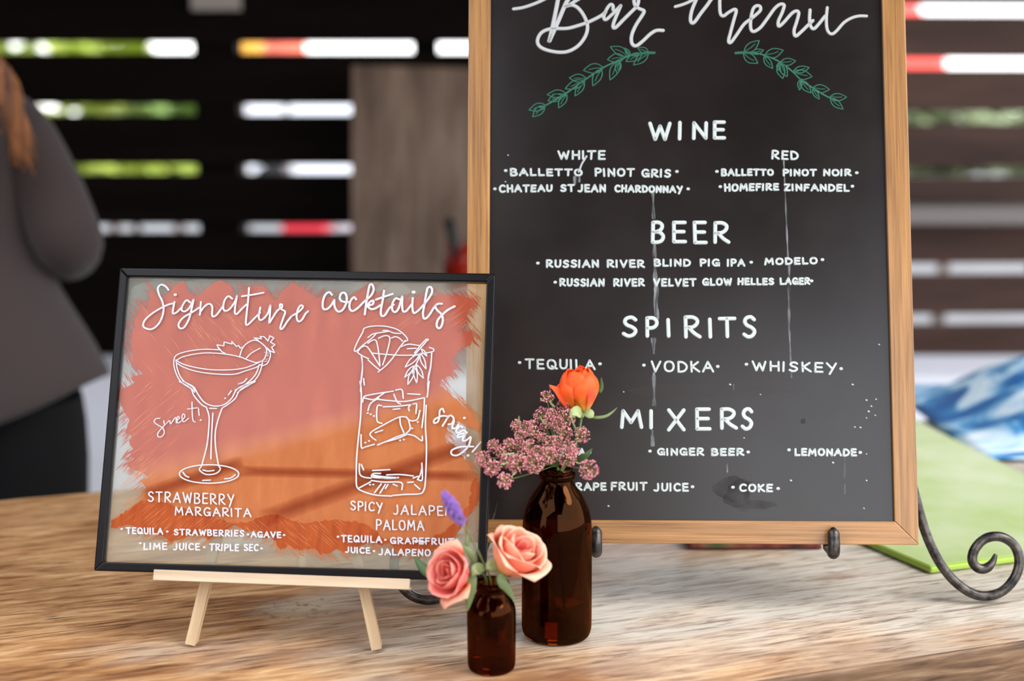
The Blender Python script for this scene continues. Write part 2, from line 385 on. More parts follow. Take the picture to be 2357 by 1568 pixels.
def trace(sh, bm, pts, ox, oy, s, w, h=.0005, smooth=True, closed=False, z0=0.):
    q = [(ox+x/s, oy+y/s, 0) for x, y in pts]
    if smooth: q = catmull(q, 5, closed)
    if closed: q = list(q)+[q[0]]
    ribbon(bm, [sh(p[0], p[1]) for p in q], sh.size(w), h, z0)
def leaf_px(sh, bm, a, b, ox, oy, s, w, wid=.30, vein=True):
    A = Vector(a); Bv = Vector(b); d = Bv-A; nn = Vector((-d.y, d.x))*wid*random.uniform(.8, 1.1)
    l = [A, A+d*.25+nn*.7, A+d*.55+nn*.85, A+d*.85+nn*.35, Bv]; r = [A, A+d*.25-nn*.6, A+d*.55-nn*.7, A+d*.85-nn*.3, Bv]
    trace(sh, bm, l, ox, oy, s, w); trace(sh, bm, r, ox, oy, s, w)
    if vein: trace(sh, bm, [A+d*.12, A+d*.45+nn*.1, A+d*.72], ox, oy, s, w*.8)

# ------------------------------------------------------------------ chalkboard
Mb = plane_matrix(Vector((-.0441, 1.29, .0612)), math.radians(-3.6135), math.radians(15.3935), math.radians(.7745))
board = thing('chalkboard', Mb, 'large black chalkboard bar menu in an oak frame on an iron easel', 'sign')
BW = .42100; BH = .70; FT = .0216
m_oak_v = wood('oak_upright', srgb(122,80,38), srgb(158,110,58), srgb(178,130,76), 1, 9, 420, .32, .15, .5)
m_oak_h = wood('oak_crosswise', srgb(122,80,38), srgb(158,110,58), srgb(178,130,76), 0, 9, 420, .32, .15, .5)
for m__ in (m_oak_v, m_oak_h):
    B(m__).inputs['Coat Weight'].default_value = .35; B(m__).inputs['Coat Roughness'].default_value = .22
m_slate = mat('black_board', srgb(30,27,27), .30, .55)
sn = noisy(m_slate, coords(m_slate, (6,6,6)), 1.4, 6, .6)
L(m_slate, ramp(m_slate, [(.3, srgb(22,17,16)), (.7, srgb(29,22,21))], sn).outputs[0], B(m_slate).inputs['Base Color'])
rr = ramp(m_slate, [(.3, (.19,)*3), (.7, (.25,)*3)], sn); L(m_slate, rr.outputs[0], B(m_slate).inputs['Roughness'])
def rail(pts, m):
    b = bmesh.new(); prism(b, pts, -.016, 0); return obj('frame_rail', b, m, board, bevel=.0007)
g = .00012
rail([(0,0),(BW,0),(BW-FT,FT-g),(FT,FT-g)], m_oak_h); rail([(0,BH),(FT,BH-FT+g),(BW-FT,BH-FT+g),(BW,BH)], m_oak_h)
rail([(0,0),(FT-g,FT),(FT-g,BH-FT),(0,BH)], m_oak_v); rail([(BW,0),(BW,BH),(BW-FT+g,BH-FT),(BW-FT+g,FT)], m_oak_v)
PZ = -.005
obj('board_panel', bxm(FT-.002, BW-FT+.002, FT-.002, BH-FT+.002, -.010, PZ), m_slate, board)
sb_ = Sheet(Mb, PZ)
m_chalk = mat('white_chalk_paint', srgb(184,191,188), .7, .3)
m_chalk2 = mat('grey_chalk_paint', srgb(176,176,175), .7, .3)
m_green = mat('green_chalk_paint', srgb(50,108,88), .7, .3)
def lettering(name, fn, m, parent, label=None):
    bm = bmesh.new(); fn(bm); return obj(name, bm, m, parent, label=label)
HZ = PZ
def T(bm, *a, **k): word(sb_, bm, *a, z0=HZ, **k)
def D(bm, u, v, w=7): dot(sb_, bm, u, v, w, z0=HZ)
def tr(bm, pts, ox, oy, s, w, **k): trace(sb_, bm, pts, ox, oy, s, w, z0=HZ, **k)
def bar_word(bm):
    a = (1120, 0, 4.9104)
    for p, w in (([(305,102),(400,88),(500,58),(600,18),(660,-12),(800,-70),(900,-150)], 7.5),
        ([(830,-190),(812,-40),(785,110),(748,290),(715,440),(708,462)], 9.5),
        ([(710,462),(765,340),(820,215),(870,95),(905,20),(960,-60),(1010,-140)], 9.5),
        ([(1290,-190),(1250,-90),(1130,-60),(1010,8),(935,55),(892,72)], 8),
        ([(892,72),(965,58),(1035,92),(1100,180),(1140,290),(1120,400),(1045,508),(940,575),(830,592),(700,572),(612,535),(575,480),(590,410),(640,355),(740,325),(900,322),(1000,300),(1150,250),(1290,180),(1345,135)], 8),
        ([(1428,110),(1428,66),(1402,50),(1365,90),(1332,160),(1325,208),(1350,222),(1400,180),(1460,120),(1515,65)], 7.5),
        ([(1515,65),(1470,170),(1435,260),(1430,308),(1460,310),(1540,230),(1620,150),(1690,80),(1712,35),(1715,-20),(1690,-60),(1668,-20),(1668,30),(1690,78),(1740,105),(1780,125),(1755,180),(1690,280),(1645,380),(1635,460),(1655,510),(1700,515),(1770,460),(1850,385),(1920,345),(1995,345)], 8)):
        tr(bm, p, *a, w)
def menu_word(bm):
    a = (1540, 0, 4.5327)
    for p, w in (([(65,70),(150,45),(240,5),(320,-40),(420,-100)], 7), ([(330,-120),(290,-20),(240,100),(222,200),(238,240),(270,225),(330,140),(400,50),(450,-20),(560,-130)], 8),
        ([(560,-130),(532,-30),(528,60),(535,140),(565,168),(620,130),(680,98),(700,118),(672,220),(640,340),(620,425),(642,445),(700,370),(780,255),(850,200),(905,155),(950,110),(950,70),(915,60),(878,90),(855,180),(850,290),(880,330),(950,290),(1020,200),(1100,90),(1160,45),(1200,55),(1180,130),(1140,220),(1145,275),(1200,230),(1280,140),(1330,115),(1352,140),(1330,230),(1303,320),(1318,378),(1370,340),(1450,262),(1500,215)], 7.5),
        ([(1470,105),(1465,200),(1475,270),(1510,302),(1570,240),(1625,170)], 7.5), ([(1650,80),(1640,200),(1650,310),(1690,355),(1740,330),(1820,240),(1900,190),(1980,168),(2060,168)], 7)):
        tr(bm, p, *a, w)
lettering('title_lettering', bar_word, m_chalk2, board, 'white cursive word Bar'); lettering('title_lettering', menu_word, m_chalk2, board, 'white cursive word Menu')
def garl(stem, leaves, a):
    def f(bm):
        tr(bm, stem, *a, 3.6)
        tr(bm, stem[:3], *a, 6)
        for l in leaves: leaf_px(sb_, bm, l[0], l[1], *a, 2.3)
    return f
_lp = leaf_px
def leaf_px(sh, bm, a, b, ox, oy, s, w, wid=.30, vein=True, z0=None):
    A = Vector(a); Bv = Vector(b); d = Bv-A; nn = Vector((-d.y, d.x))*wid*random.uniform(.8, 1.1); z0 = HZ if z0 is None else z0
    l = [A, A+d*.25+nn*.7, A+d*.55+nn*.85, A+d*.85+nn*.35, Bv]; r = [A, A+d*.25-nn*.6, A+d*.55-nn*.7, A+d*.85-nn*.3, Bv]
    trace(sh, bm, l, ox, oy, s, w, z0=z0); trace(sh, bm, r, ox, oy, s, w, z0=z0)
    if vein: trace(sh, bm, [A+d*.12, A+d*.45+nn*.1, A+d*.72], ox, oy, s, w*.8, z0=z0)
GA = (1120, 0, 4.9104); GB = (1540, 0, 4.5327)
lettering('painted_branch', garl([(1895,598),(1800,600),(1650,625),(1500,680),(1320,765),(1130,890),(920,1040),(690,1180),(600,1215)],
  [((1830,598),(1710,545)),((1830,605),(1660,735)),((1760,610),(1575,695)),((1620,625),(1560,545)),((1600,630),(1400,530)),((1560,650),(1365,675)),((1500,690),(1395,905)),((1500,690),(1475,830)),((1320,765),(1095,797)),((1300,780),(1200,970)),((1130,895),(935,882)),((1110,920),(888,1005)),((1105,925),(1000,1085)),((905,1065),(685,1070)),((860,1085),(695,1140)),((905,1065),(815,1220)),((670,1190),(480,1245)),((660,1200),(520,1320))], GA), m_green, board, 'green painted leafy branch on the left')
lettering('painted_branch', garl([(695,555),(780,550),(900,556),(1000,580),(1150,645),(1290,750),(1370,830),(1500,920),(1650,1010),(1760,1050)],
  [((780,545),(940,425)),((860,550),(985,525)),((775,560),(925,660)),((1000,575),(1190,525)),((990,590),(1080,715)),((1160,650),(1320,637)),((1150,655),(1135,735)),((1155,660),(1185,820)),((1165,660),(1230,800)),((1300,740),(1460,705)),((1310,760),(1490,800)),((1370,830),(1360,940)),((1375,840),(1480,970)),((1500,915),(1672,935)),((1500,930),(1565,1035)),((1680,1010),(1850,1015)),((1680,1025),(1815,1140))], GB), m_green, board, 'green painted leafy branch on the right')
def head(chs, w=8.6):
    def f(bm):
        for c, x0, x1, yt, yb in chs:
            for st in glyph_strokes(c, x0+w*.45, x1-w*.45, yt+w*.4, yb-w*.4, yt+w*.4, yb-w*.4, .03): ribbon(bm, [sb_(*p) for p in st], sb_.size(w), .0005, HZ)
    return f
def hd(label, chs): lettering('heading_lettering', head(chs), m_chalk, board, label)
hd('white painted heading WINE', [('W',1491,1546,281,324),('I',1560,1575,279,323),('N',1591,1631,280,322),('E',1639,1671,278,321)])
hd('white painted heading BEER', [('B',1497,1531,509,561),('E',1545,1581,509,560),('E',1593,1628,509,562),('R',1640,1681,510,561)])
hd('white painted heading SPIRITS', [('S',1430,1469,727,777),('P',1484,1516,729,777),('I',1534,1546,733,777),('R',1572,1614,727,779),('I',1630,1642,732,779),('T',1653,1695,730,778),('S',1707,1742,726,779)])
hd('white painted heading MIXERS', [('M',1425,1481,943,987),('I',1494,1508,943,988),('X',1534,1579,941,993),('E',1598,1637,939,991),('R',1655,1698,939,989),('S',1704,1735,938,991)])
def items(label, words, dots=()):
    def f(bm):
        for wd in words: T(bm, *wd[:3], *wd[3:], w=5.0)
        for d in dots: D(bm, *d)
    lettering('item_lettering', f, m_chalk, board, label)
items('white painted word WHITE', [('WHITE',1285,1392,349,366,348,366)])
items('white painted word RED', [('RED',1777,1836,347,365,350,367)])
items('first white wine line', [('BALLETTO',1175,1339,389,404,391,404),('PINOT',1370,1459,389,405),('GRIS',1478,1543,391,407)], [(1164,393),(1558,395)])
items('second white wine line', [('CHATEAU',1150,1270,427,442,427,440),('ST',1291,1321,426,440),('JEAN',1331,1393,426,441),('CHARDONNAY',1416,1570,427,441,430,443)], [(1139,435),(1584,435)])
items('first red wine line', [('BALLETTO',1661,1779,390,404,391,403),('PINOT',1803,1878,391,404),('NOIR',1896,1958,391,404)], [(1650,395),(1972,398)])
items('second red wine line', [('HOMEFIRE',1668,1791,425,440,424,437),('ZINFANDEL',1806,1953,425,438,426,440)], [(1658,430),(1962,429)])
items('first beer line', [('RUSSIAN',1258,1377,600,615,600,615),('RIVER',1398,1482,600,615),('BLIND',1506,1588,598,612),('PIG',1612,1655,598,612),('IPA',1675,1713,598,612),('MODELO',1761,1880,596,609,594,607)], [(1238,606),(1729,604),(1893,598)])
items('second beer line', [('RUSSIAN',1289,1390,643,658),('RIVER',1413,1482,643,658),('VELVET',1505,1601,643,658),('GLOW',1618,1683,642,656),('HELLES',1699,1780,642,655),('LAGER',1796,1863,641,654)], [(1278,650),(1868,647)])
items('tequila line', [('TEQUILA',1210,1368,828,848,830,850)], [(1196,835),(1381,838)])
items('vodka line', [('VODKA',1499,1641,832,855,834,856)], [(1482,841),(1652,844)])
items('whiskey line', [('WHISKEY',1732,1925,832,852,837,857)], [(1718,839),(1936,849)])
items('first mixer line, mostly behind the flowers', [('SODA',1287,1345,1034,1048)], [(1357,1042)])
items('ginger beer line', [('GINGER',1514,1619,1034,1047,1033,1048),('BEER',1638,1711,1034,1048)], [(1496,1039),(1722,1041)])
items('lemonade line', [('LEMONADE',1830,1970,1034,1048,1035,1049)], [(1816,1036),(1980,1042)])
items('grapefruit juice line', [('GRAPE',1306,1394,1113,1128),('FRUIT',1407,1488,1112,1128),('JUICE',1505,1583,1114,1130)], [(1594,1121)])
items('cola line', [('COKE',1703,1777,1116,1131)], [(1687,1122),(1791,1125)])

def film_mat(name, col, a, rough=.5, noise_scale=None):
    m = bpy.data.materials.new(name); m.use_nodes = True; n = m.node_tree; n.nodes.clear()
    out = n.nodes.new('ShaderNodeOutputMaterial'); mx = n.nodes.new('ShaderNodeMixShader'); tp = n.nodes.new('ShaderNodeBsdfTransparent')
    df = n.nodes.new('ShaderNodeBsdfDiffuse'); df.inputs[0].default_value = (*col, 1)
    n.links.new(tp.outputs[0], mx.inputs[1]); n.links.new(df.outputs[0], mx.inputs[2]); n.links.new(mx.outputs[0], out.inputs[0])
    mx.inputs[0].default_value = a
    if noise_scale:
        v = coords(m, noise_scale); r = ramp(m, [(.35, (a*.15,)*3), (.65, (min(1, a*1.8),)*3)], noisy(m, v, 1., 4)); L(m, r.outputs[0], mx.inputs[0])
    return m
m_drip = film_mat('chalk_drip', (.75,.78,.8), .13, noise_scale=(400, 40, 40))
m_smudge = film_mat('dark_smudge', (.02,.016,.015), .13, noise_scale=(60, 60, 60))
m_wash = film_mat('washed_patch', (.10,.085,.08), .10, noise_scale=(20, 60, 60))
def strip(u0, u1, va, vb, du=0):
    bm = bmesh.new(); n = 14; z = PZ+.0003
    wv = lambda q: .8+.35*math.sin(q*.11+u0)+.1*math.sin(q*.37)
    for k in range(n):
        a, b = va+(vb-va)*k/n, va+(vb-va)*(k+1)/n; mid_ = (u0+u1)/2; h = (u1-u0)/2
        q = [sb_(mid_-h*wv(a)+du*k/n, a), sb_(mid_+h*wv(a)+du*k/n, a), sb_(mid_+h*wv(b)+du*(k+1)/n, b), sb_(mid_-h*wv(b)+du*(k+1)/n, b)]
        bm.faces.new([bm.verts.new((p.x, p.y, z)) for p in q])
    bmesh.ops.remove_doubles(bm, verts=bm.verts[:], dist=1e-7)
    obj('drip_mark', bm, m_drip, board, label='pale chalk drip streak running down the board')
for a in ((1499,1506,440,505,2),(1502,1511,562,730,3),(1505,1515,640,735,2),(1499,1509,778,815,1),(1501,1509,858,935,1),(1498,1506,990,1028,0),(1813,1819,610,760),(1802,1806,370,600,10),(1815,1819,760,870,5),
          (1320,1327,405,425),(1331,1336,405,420),(1943,1947,1052,1100,-1),(1942,1947,1115,1138),(1672,1676,1068,1088),(1687,1690,884,898)): strip(*a)
# smeared run from WHITE down to the first line
def smear(bm): tr(bm, [(1085,470),(1060,510),(1035,550),(1015,600),(1000,640)], 1120, 260, 4.714, 4.2)
lettering('drip_mark', smear, m_chalk2, board)
def blob(bm, c, rx, ry, z, seed=0, n=40, sq=.25):
    pts = []
    for k in range(n):
        a = 2*math.pi*k/n; r = 1+sq*(noise.noise(Vector((math.cos(a)*1.3+seed, math.sin(a)*1.3, seed))))*2
        p = sb_(c[0]+rx*r*math.cos(a), c[1]+ry*r*math.sin(a)); pts.append(p)
    poly(bm, pts, z)
bb = bmesh.new(); blob(bb, (1690,1125), 46, 28, PZ+.0001, 1); blob(bb, (1735,1162), 46, 10, PZ+.00014, 2); blob(bb, (1700,1140), 34, 32, PZ+.00018, 4)
obj('smudge', bb, m_smudge, board, label='dark wet smudge near the bottom')
bb = bmesh.new(); blob(bb, (1620,900), 190, 14, PZ+.0001, 5)
obj('smudge', bb, m_wash, board, label='faint dark band under the spirits')
bb = bmesh.new()
for u, v in ((1169,357),(1163,418),(1994,921),(2016,919),(1999,947),(2005,935),(1994,962),(2014,956),(1967,983),(1980,984),(1917,1065),(1994,1045),(1994,1106),(1988,1170),(1820,1106),(1712,1008),(1750,908),(1435,902),(2023,793),(1962,885),(1680,885),(1400,1165)):
    ribbon(bb, [sb_(u, v), sb_(u+1.2, v+.6)], sb_.size(random.uniform(2.2, 4)), .0002, PZ)
obj('chalk_speck', bb, m_chalk2, board, kind='stuff')
m_nick = mat('dark_nick', (.008,.007,.007), .5)
for c_, r_ in (((1849,970),6),((1428,1157),4)):
    bb = bmesh.new(); blob(bb, c_, r_, r_, PZ+.0002, 3); obj('nick', bb, m_nick, board, label='small dark chip in the board')

# ------------------------------------------------------------------ iron easel behind the chalkboard
m_iron = mat('wrought_iron', srgb(58,54,51), .36, .5, .75)
inz = noisy(m_iron, coords(m_iron, (120,120,120)), 1., 5)
L(m_iron, ramp(m_iron, [(.35, srgb(40,37,36)), (.7, srgb(92,86,80))], inz).outputs[0], B(m_iron).inputs['Base Color']); bump(m_iron, inz, .5, .0006)
fr = at_z(2275, 1380, .0048); fl = at_z(985, 1388, .0048)
yaw_e = math.atan2(fr.y-fl.y, fr.x-fl.x)
Me = plane_matrix(fl, yaw_e, math.radians(15.4), 0)
ez = thing('iron_easel', Me, 'black wrought iron scroll easel holding the chalkboard', 'easel')
se = Sheet(Me, 0)
def P3(lst): return [Vector((*se(u, v), 0)) for u, v in lst]
rpath = [(2000,700),(2035,860),(2070,1020),(2098,1110),(2118,1185),(2137,1243),(2166,1300),(2205,1345),(2252,1371),(2300,1365),(2334,1333),(2346,1292),(2334,1255),(2303,1236),(2268,1240),(2244,1264),(2238,1290),(2250,1307),(2268,1309),(2284,1295),(2292,1276)]
b = bmesh.new(); pp = catmull(P3(rpath), 8); n = len(pp)
rad = [.0047 if i < n-14 else .0047*(1-.62*(i-n+14)/13) for i in range(n)]
tube(b, pp, rad, 12); obj('scroll_leg', b, m_iron, ez, True)
lpath = [(3253-u, v+9) for u, v in rpath]
b = bmesh.new(); pp = catmull(P3(lpath), 8); tube(b, pp, rad, 12); obj('scroll_leg', b, m_iron, ez, True)
b = bmesh.new(); A, Bp = se(1262, 1110), se(1986, 1105)
tube(b, [Vector((*se(1150, 1105), 0)), Vector((*se(2095, 1105), 0))], .0042, 10); obj('crossbar', b, m_iron, ez, True)
top = Vector((*se(1627, 120), 0)); b = bmesh.new()
for u in (2000, 1253): tube(b, [Vector((*se(u, 700+(9 if u < 1500 else 0)), 0)), (Vector((*se(u, 700), 0))+top)/2, top], .0042, 10)
obj('upper_frame', b, m_iron, ez, True)
foot = Me.inverted() @ (Me @ Vector((top.x, 0, 0)) + Vector((0, .27, -.0008)))
b = bmesh.new(); tube(b, [top, foot], .0042, 10); obj('rear_leg', b, m_iron, ez, True)
Mbe = Me.inverted() @ Mb
for u0, v0 in ((1917, 1240), (1372, 1238)):
    q = sb_(u0, v0)      # hook: flattened strap under the frame, up the front, tip curling forward
    q = Sheet(Mb, .004)(u0, v0)
    L0 = [(0, -.0050, -.030), (0, -.0052, -.020), (0, -.0066, -.006), (0, -.0080, .003), (0, -.0062, .0085), (0, .001, .0095), (0, .009, .0078), (0, .0160, .0068)]
    path = [Mbe @ Vector((q.x, y, z)) for _, y, z in L0]
    b = bmesh.new(); tube(b, [p_ for p_ in catmull(path, 5)], [(.0036+.0021*min(1, i/18))*(1 if i < 32 else (.93,.78,.55,.25)[i-32]) for i in range(36)], 12)
    ho = obj('hook', b, m_iron, ez, True)
    st = Mbe @ Vector((q.x, -.0055, -.030)); b = bmesh.new(); tube(b, [st, Vector((st.x, A.y, 0))], .004, 10); obj('hook_stem', b, m_iron, ez, True)

# ------------------------------------------------------------------ cocktail sign
Ms = plane_matrix(Vector((-.36713, 1.19767, .06484)), math.radians(-3.3184), math.radians(21.0362), math.radians(-.4514))
SW, SH = .345, .27407
sign = thing('cocktail_sign', Ms, 'black framed clear sign painted orange, reading Signature cocktails, on small easel', 'sign')
m_blk = mat('black_frame_lacquer', srgb(12,9,10), .28, .22)
Fw = .0078
def srail(pts):
    b = bmesh.new(); prism(b, pts, -.011, .0); b2 = [( (x-SW/2)*.0, 0) for x, y in pts]
    return obj('frame_rail', b, m_blk, sign, bevel=.0012)
srail([(0,0),(SW,0),(SW-Fw,Fw),(Fw,Fw)]); srail([(0,SH),(Fw,SH-Fw),(SW-Fw,SH-Fw),(SW,SH)])
srail([(0,0),(Fw,Fw),(Fw,SH-Fw),(0,SH)]); srail([(SW,0),(SW,SH),(SW-Fw,SH-Fw),(SW-Fw,Fw)])
def pane_mat(name, tint=(1,1,1), ior=1.5):
    m = bpy.data.materials.new(name); m.use_nodes = True; n = m.node_tree; n.nodes.clear()
    out = n.nodes.new('ShaderNodeOutputMaterial'); mx = n.nodes.new('ShaderNodeMixShader'); tp = n.nodes.new('ShaderNodeBsdfTransparent')
    gl = n.nodes.new('ShaderNodeBsdfGlossy'); gl.inputs['Roughness'].default_value = .03; fr_ = n.nodes.new('ShaderNodeFresnel'); fr_.inputs[0].default_value = ior
    tp.inputs[0].default_value = (*tint, 1)
    n.links.new(fr_.outputs[0], mx.inputs[0]); n.links.new(tp.outputs[0], mx.inputs[1]); n.links.new(gl.outputs[0], mx.inputs[2]); n.links.new(mx.outputs[0], out.inputs[0])
    return m
m_pane = pane_mat('acrylic_pane', (.985,.985,.97), 1.29)
ZP = -.003
obj('pane', bxm(Fw-.001, SW-Fw+.001, Fw-.001, SH-Fw+.001, ZP-.0016, ZP), m_pane, sign, label='clear acrylic pane')
ss = Sheet(Ms, ZP); ZB = ZP-.0019; sr = Sheet(Ms, ZB)
# varnish film with a wavy edge on the back of the pane
m_film = film_mat('cloudy_varnish', (.80,.80,.80), .13)
wav = [(297,690),(300,668),(315,655),(345,647),(358,638),(372,636),(384,641),(400,646),(440,646),(470,640),(485,637),(560,637),(700,641),(790,642),(808,646),(830,648),(860,647),(885,651),(915,650),(930,655),(942,665),(960,672),(985,672),(1010,668),(1040,668),(1060,661),(1080,657),(1093,666),(1100,690),(1108,712),(1109,740),(1104,765),(1107,800),(1103,860),(1106,900),(1100,960),(1104,1040),(1098,1100),(1103,1180),(1098,1240),(1095,1290),(1080,1310),(900,1310),(700,1303),(500,1296),(300,1290),(248,1288),(243,1250),(250,1150),(258,1000),(270,900),(276,850),(290,800),(286,770),(293,750),(290,715)]
m_back = film_mat('hazy_backing', (.80,.76,.56), .22)
b = bmesh.new(); poly(b, [(Fw,Fw),(SW-Fw,Fw),(SW-Fw,SH-Fw),(Fw,SH-Fw)], ZB-.0020); obj('backing_film', b, m_back, sign, label='hazy clear backing film')
b = bmesh.new(); poly(b, [tuple(sr(*p)) for p in [(q.x, q.y) for q in catmull([(a, c, 0) for a, c in wav], 4, True)]], ZB-.0012); obj('varnish_film', b, m_film, sign, label='cloudy varnish film with a wavy edge')
# paint
m_paint = mat('orange_paint', srgb(208,92,36), .55, .3)
pv = coords(m_paint, (60, 14, 20), rot=(0, 0, .9)); pn = noisy(m_paint, pv, 1.2, 5, .6)
la, lb = sr(340, 1080), sr(1050, 900); ld_ = (lb-la).normalized(); ln2 = Vector((-ld_.y, ld_.x))
tcp = N(m_paint, 'TexCoord'); dp = N(m_paint, 'VectorMath', operation='DOT_PRODUCT'); L(m_paint, tcp.outputs['Object'], dp.inputs[0]); dp.inputs[1].default_value = (ln2.x, ln2.y, 0)
mrp = N(m_paint, 'MapRange'); L(m_paint, dp.outputs['Value'], mrp.inputs[0]); c0 = la.dot(ln2)
for k_, v_ in ((1, c0-.008), (2, c0+.010), (3, 0.), (4, 1.)): mrp.inputs[k_].default_value = v_  # coral tone above this line puts the pane's reflection into the paint colour
pa1 = ramp(m_paint, [(.3, srgb(200,114,64)), (.55, srgb(212,126,74)), (.8, srgb(224,142,92))], pn).outputs[0]
pa2 = ramp(m_paint, [(.3, srgb(182,80,54)), (.55, srgb(192,90,64)), (.8, srgb(208,106,76))], pn).outputs[0]
L(m_paint, mixc(m_paint, pa1, pa2, mrp.outputs[0]), B(m_paint).inputs['Base Color'])
m_paint2 = mat('deep_orange_paint', srgb(205,84,24), .55, .3)
pv = coords(m_paint2, (150, 30, 30), rot=(0, 0, -.9)); pn = noisy(m_paint2, pv, 1., 5, .6)
L(m_paint2, ramp(m_paint2, [(.3, srgb(176,74,22)), (.7, srgb(204,96,38))], pn).outputs[0], B(m_paint2).inputs['Base Color'])
edge = [(348,657),(360,682),(375,688),(398,663),(421,646),(432,668),(445,687),(470,668),(498,645),(515,648),(530,658),(540,684),(559,665),(578,657),(608,661),(618,678),(632,693),(650,670),(672,648),(690,660),(706,671),(730,685),(747,678),(775,694),(800,690),(822,676),(843,665),(863,669),(884,692),(905,697),(925,690),(950,688),(985,681),(1030,678),(1073,681),(1095,694),(1086,704),(1079,714),(1074,728),(1067,743),(1053,763),(1066,768),(1084,762),(1090,778),(1084,792),(1057,804),(1040,818),(1037,834),(1047,848),(1038,864),(1018,872),(1012,886),(1030,900),(1050,918),(1067,938),(1085,952),(1107,975),(1104,993),(1078,978),(1052,972),(1034,981),(1024,1002),(1028,1020),(1046,1033),(1062,1048),(1080,1070),(1096,1096),(1107,1119),(1104,1146),(1092,1166),(1080,1183),(1061,1214),(1037,1247),(1006,1268),(985,1262),(975,1275),(955,1262),(940,1274),(914,1266),(895,1250),(871,1256),(850,1246),(838,1256),(815,1258),(792,1273),(776,1262),(760,1272),(740,1278),(722,1262),(700,1263),(679,1266),(662,1256),(645,1267),(632,1244),(622,1236),(605,1240),(593,1224),(565,1222),(550,1214),(536,1210),(515,1225),(500,1222),(478,1245),(464,1233),(445,1228),(420,1240),(392,1247),(378,1236),(363,1230),(330,1224),(300,1206),(257,1216),(254,1201),(290,1176),(329,1150),(340,1128),(325,1110),(340,1098),(318,1084),(300,1078),(292,1067),(312,1058),(298,1050),(305,1036),(296,1016),(303,1006),(288,994),(297,966),(282,940),(268,912),(276,902),(267,895),(292,893),(310,880),(303,868),(328,859),(315,846),(305,835),(303,812),(302,784),(304,766),(307,748),(315,726),(324,702),(337,712),(343,690)]
def ragged(e, amp, seed):
    out = []; n = len(e)
    for i in range(n):
        a = Vector(e[i]); c = Vector(e[(i+1) % n]); k = max(1, int((c-a).length/5))
        for j in range(k):
            p = a.lerp(c, j/k); q = Vector((noise.noise(Vector((p.x*.4, p.y*.4, seed))), noise.noise(Vector((p.x*.4, p.y*.4, seed+9))))); out.append(p+q*amp)
    return out
b = bmesh.new(); poly(b, [tuple(sr(p.x, p.y)) for p in ragged(edge, 5, 1)], ZB-.0006); obj('paint_patch', b, m_paint, sign, label='coral orange paint field with ragged brushed edge')
low = [(254,1201),(290,1176),(329,1150),(345,1152),(380,1158),(430,1172),(480,1186),(536,1206),(575,1200),(600,1190),(622,1184),(640,1186),(668,1196),(705,1204),(740,1200),(775,1196),(800,1200),(842,1204),(862,1220),(878,1240),(930,1244),(985,1240),(1020,1226),(1050,1200),(1062,1180),(1075,1168),(1083,1140),(1084,1118),(1096,1098)]
hi = edge[edge.index((1107,1119)):edge.index((257,1216))+1]
b = bmesh.new(); poly(b, [tuple(sr(p.x, p.y)) for p in ragged(low+hi, 6, 4)], ZB-.0003); obj('paint_patch', b, m_paint2, sign, label='deeper orange paint along the bottom')
# dry brush hairs around the edge and lighter pulls inside
def hairs(n, band, lenr, wr, dirf, e=edge, inside=.3):
    bm = bmesh.new(); cx_ = sum(p[0] for p in e)/len(e); cy_ = sum(p[1] for p in e)/len(e)
    for _ in range(n):
        i = random.randrange(len(e)); a = Vector(e[i]); c = Vector(e[(i+1) % len(e)]); p = a.lerp(c, random.random())
        out = (p-Vector((cx_, cy_))).normalized(); p = p+out*random.uniform(-band*inside, band)
        ang = dirf(p)+random.uniform(-.12, .12); d = Vector((math.cos(ang), -math.sin(ang))); l = random.uniform(*lenr); w = random.uniform(*wr)
        q0, q1 = p-d*l/2, p+d*l/2
        if not (250 < min(q0.x, q1.x) and max(q0.x, q1.x) < 1112 and 640 < min(q0.y, q1.y) and max(q0.y, q1.y) < 1300): continue
        nn = Vector((-d.y, d.x))*w/2; zz = ZB-random.uniform(.0004, .0009)
        pts = [q0, p+nn, q1, p-nn]; vs = [bm.verts.new((*sr(s.x, s.y), zz)) for s in pts]; bm.faces.new(vs)
    return bm
def dirf(p):
    if p.y > 1120: return math.radians(38 if p.x < 560 else (-40 if p.x > 640 and p.x < 900 else (62 if p.x > 960 else 40)))
    if p.x < 330: return math.radians(45 if p.y > 900 else -60)
    if p.x > 1000: return math.radians(-50)
    return math.radians(-48 if p.x < 660 else 40)
obj('brush_hairs', hairs(1500, 16, (10, 46), (.7, 2.6), dirf), m_paint, sign, kind='stuff', label='fine dry brush streaks at the paint edge')
m_scr = mat('pale_brush_pull', srgb(228,146,98), .6, .2)
bm = bmesh.new()
for _ in range(420):
    z_ = random.choice([(330,640,700,860,-50),(290,360,1040,1180,42),(300,560,1180,1240,40),(440,560,700,800,-50),(820,1060,1060,1230,60),(560,800,1200,1260,-42),(300,420,880,1060,40),(850,1080,700,760,35)])
    p = Vector((random.uniform(z_[0], z_[1]), random.uniform(z_[2], z_[3]))); ang = math.radians(z_[4]+random.uniform(-5, 5)); d = Vector((math.cos(ang), -math.sin(ang)))
    l = random.uniform(14, 60); nn = Vector((-d.y, d.x))*random.uniform(.25, .7)
    vs = [bm.verts.new((*sr(s.x, s.y), ZB-.00015)) for s in (p-d*l/2, p+nn, p+d*l/2, p-nn)]; bm.faces.new(vs)
obj('brush_streaks', bm, m_scr, sign, kind='stuff', label='paler streaks pulled through the paint')

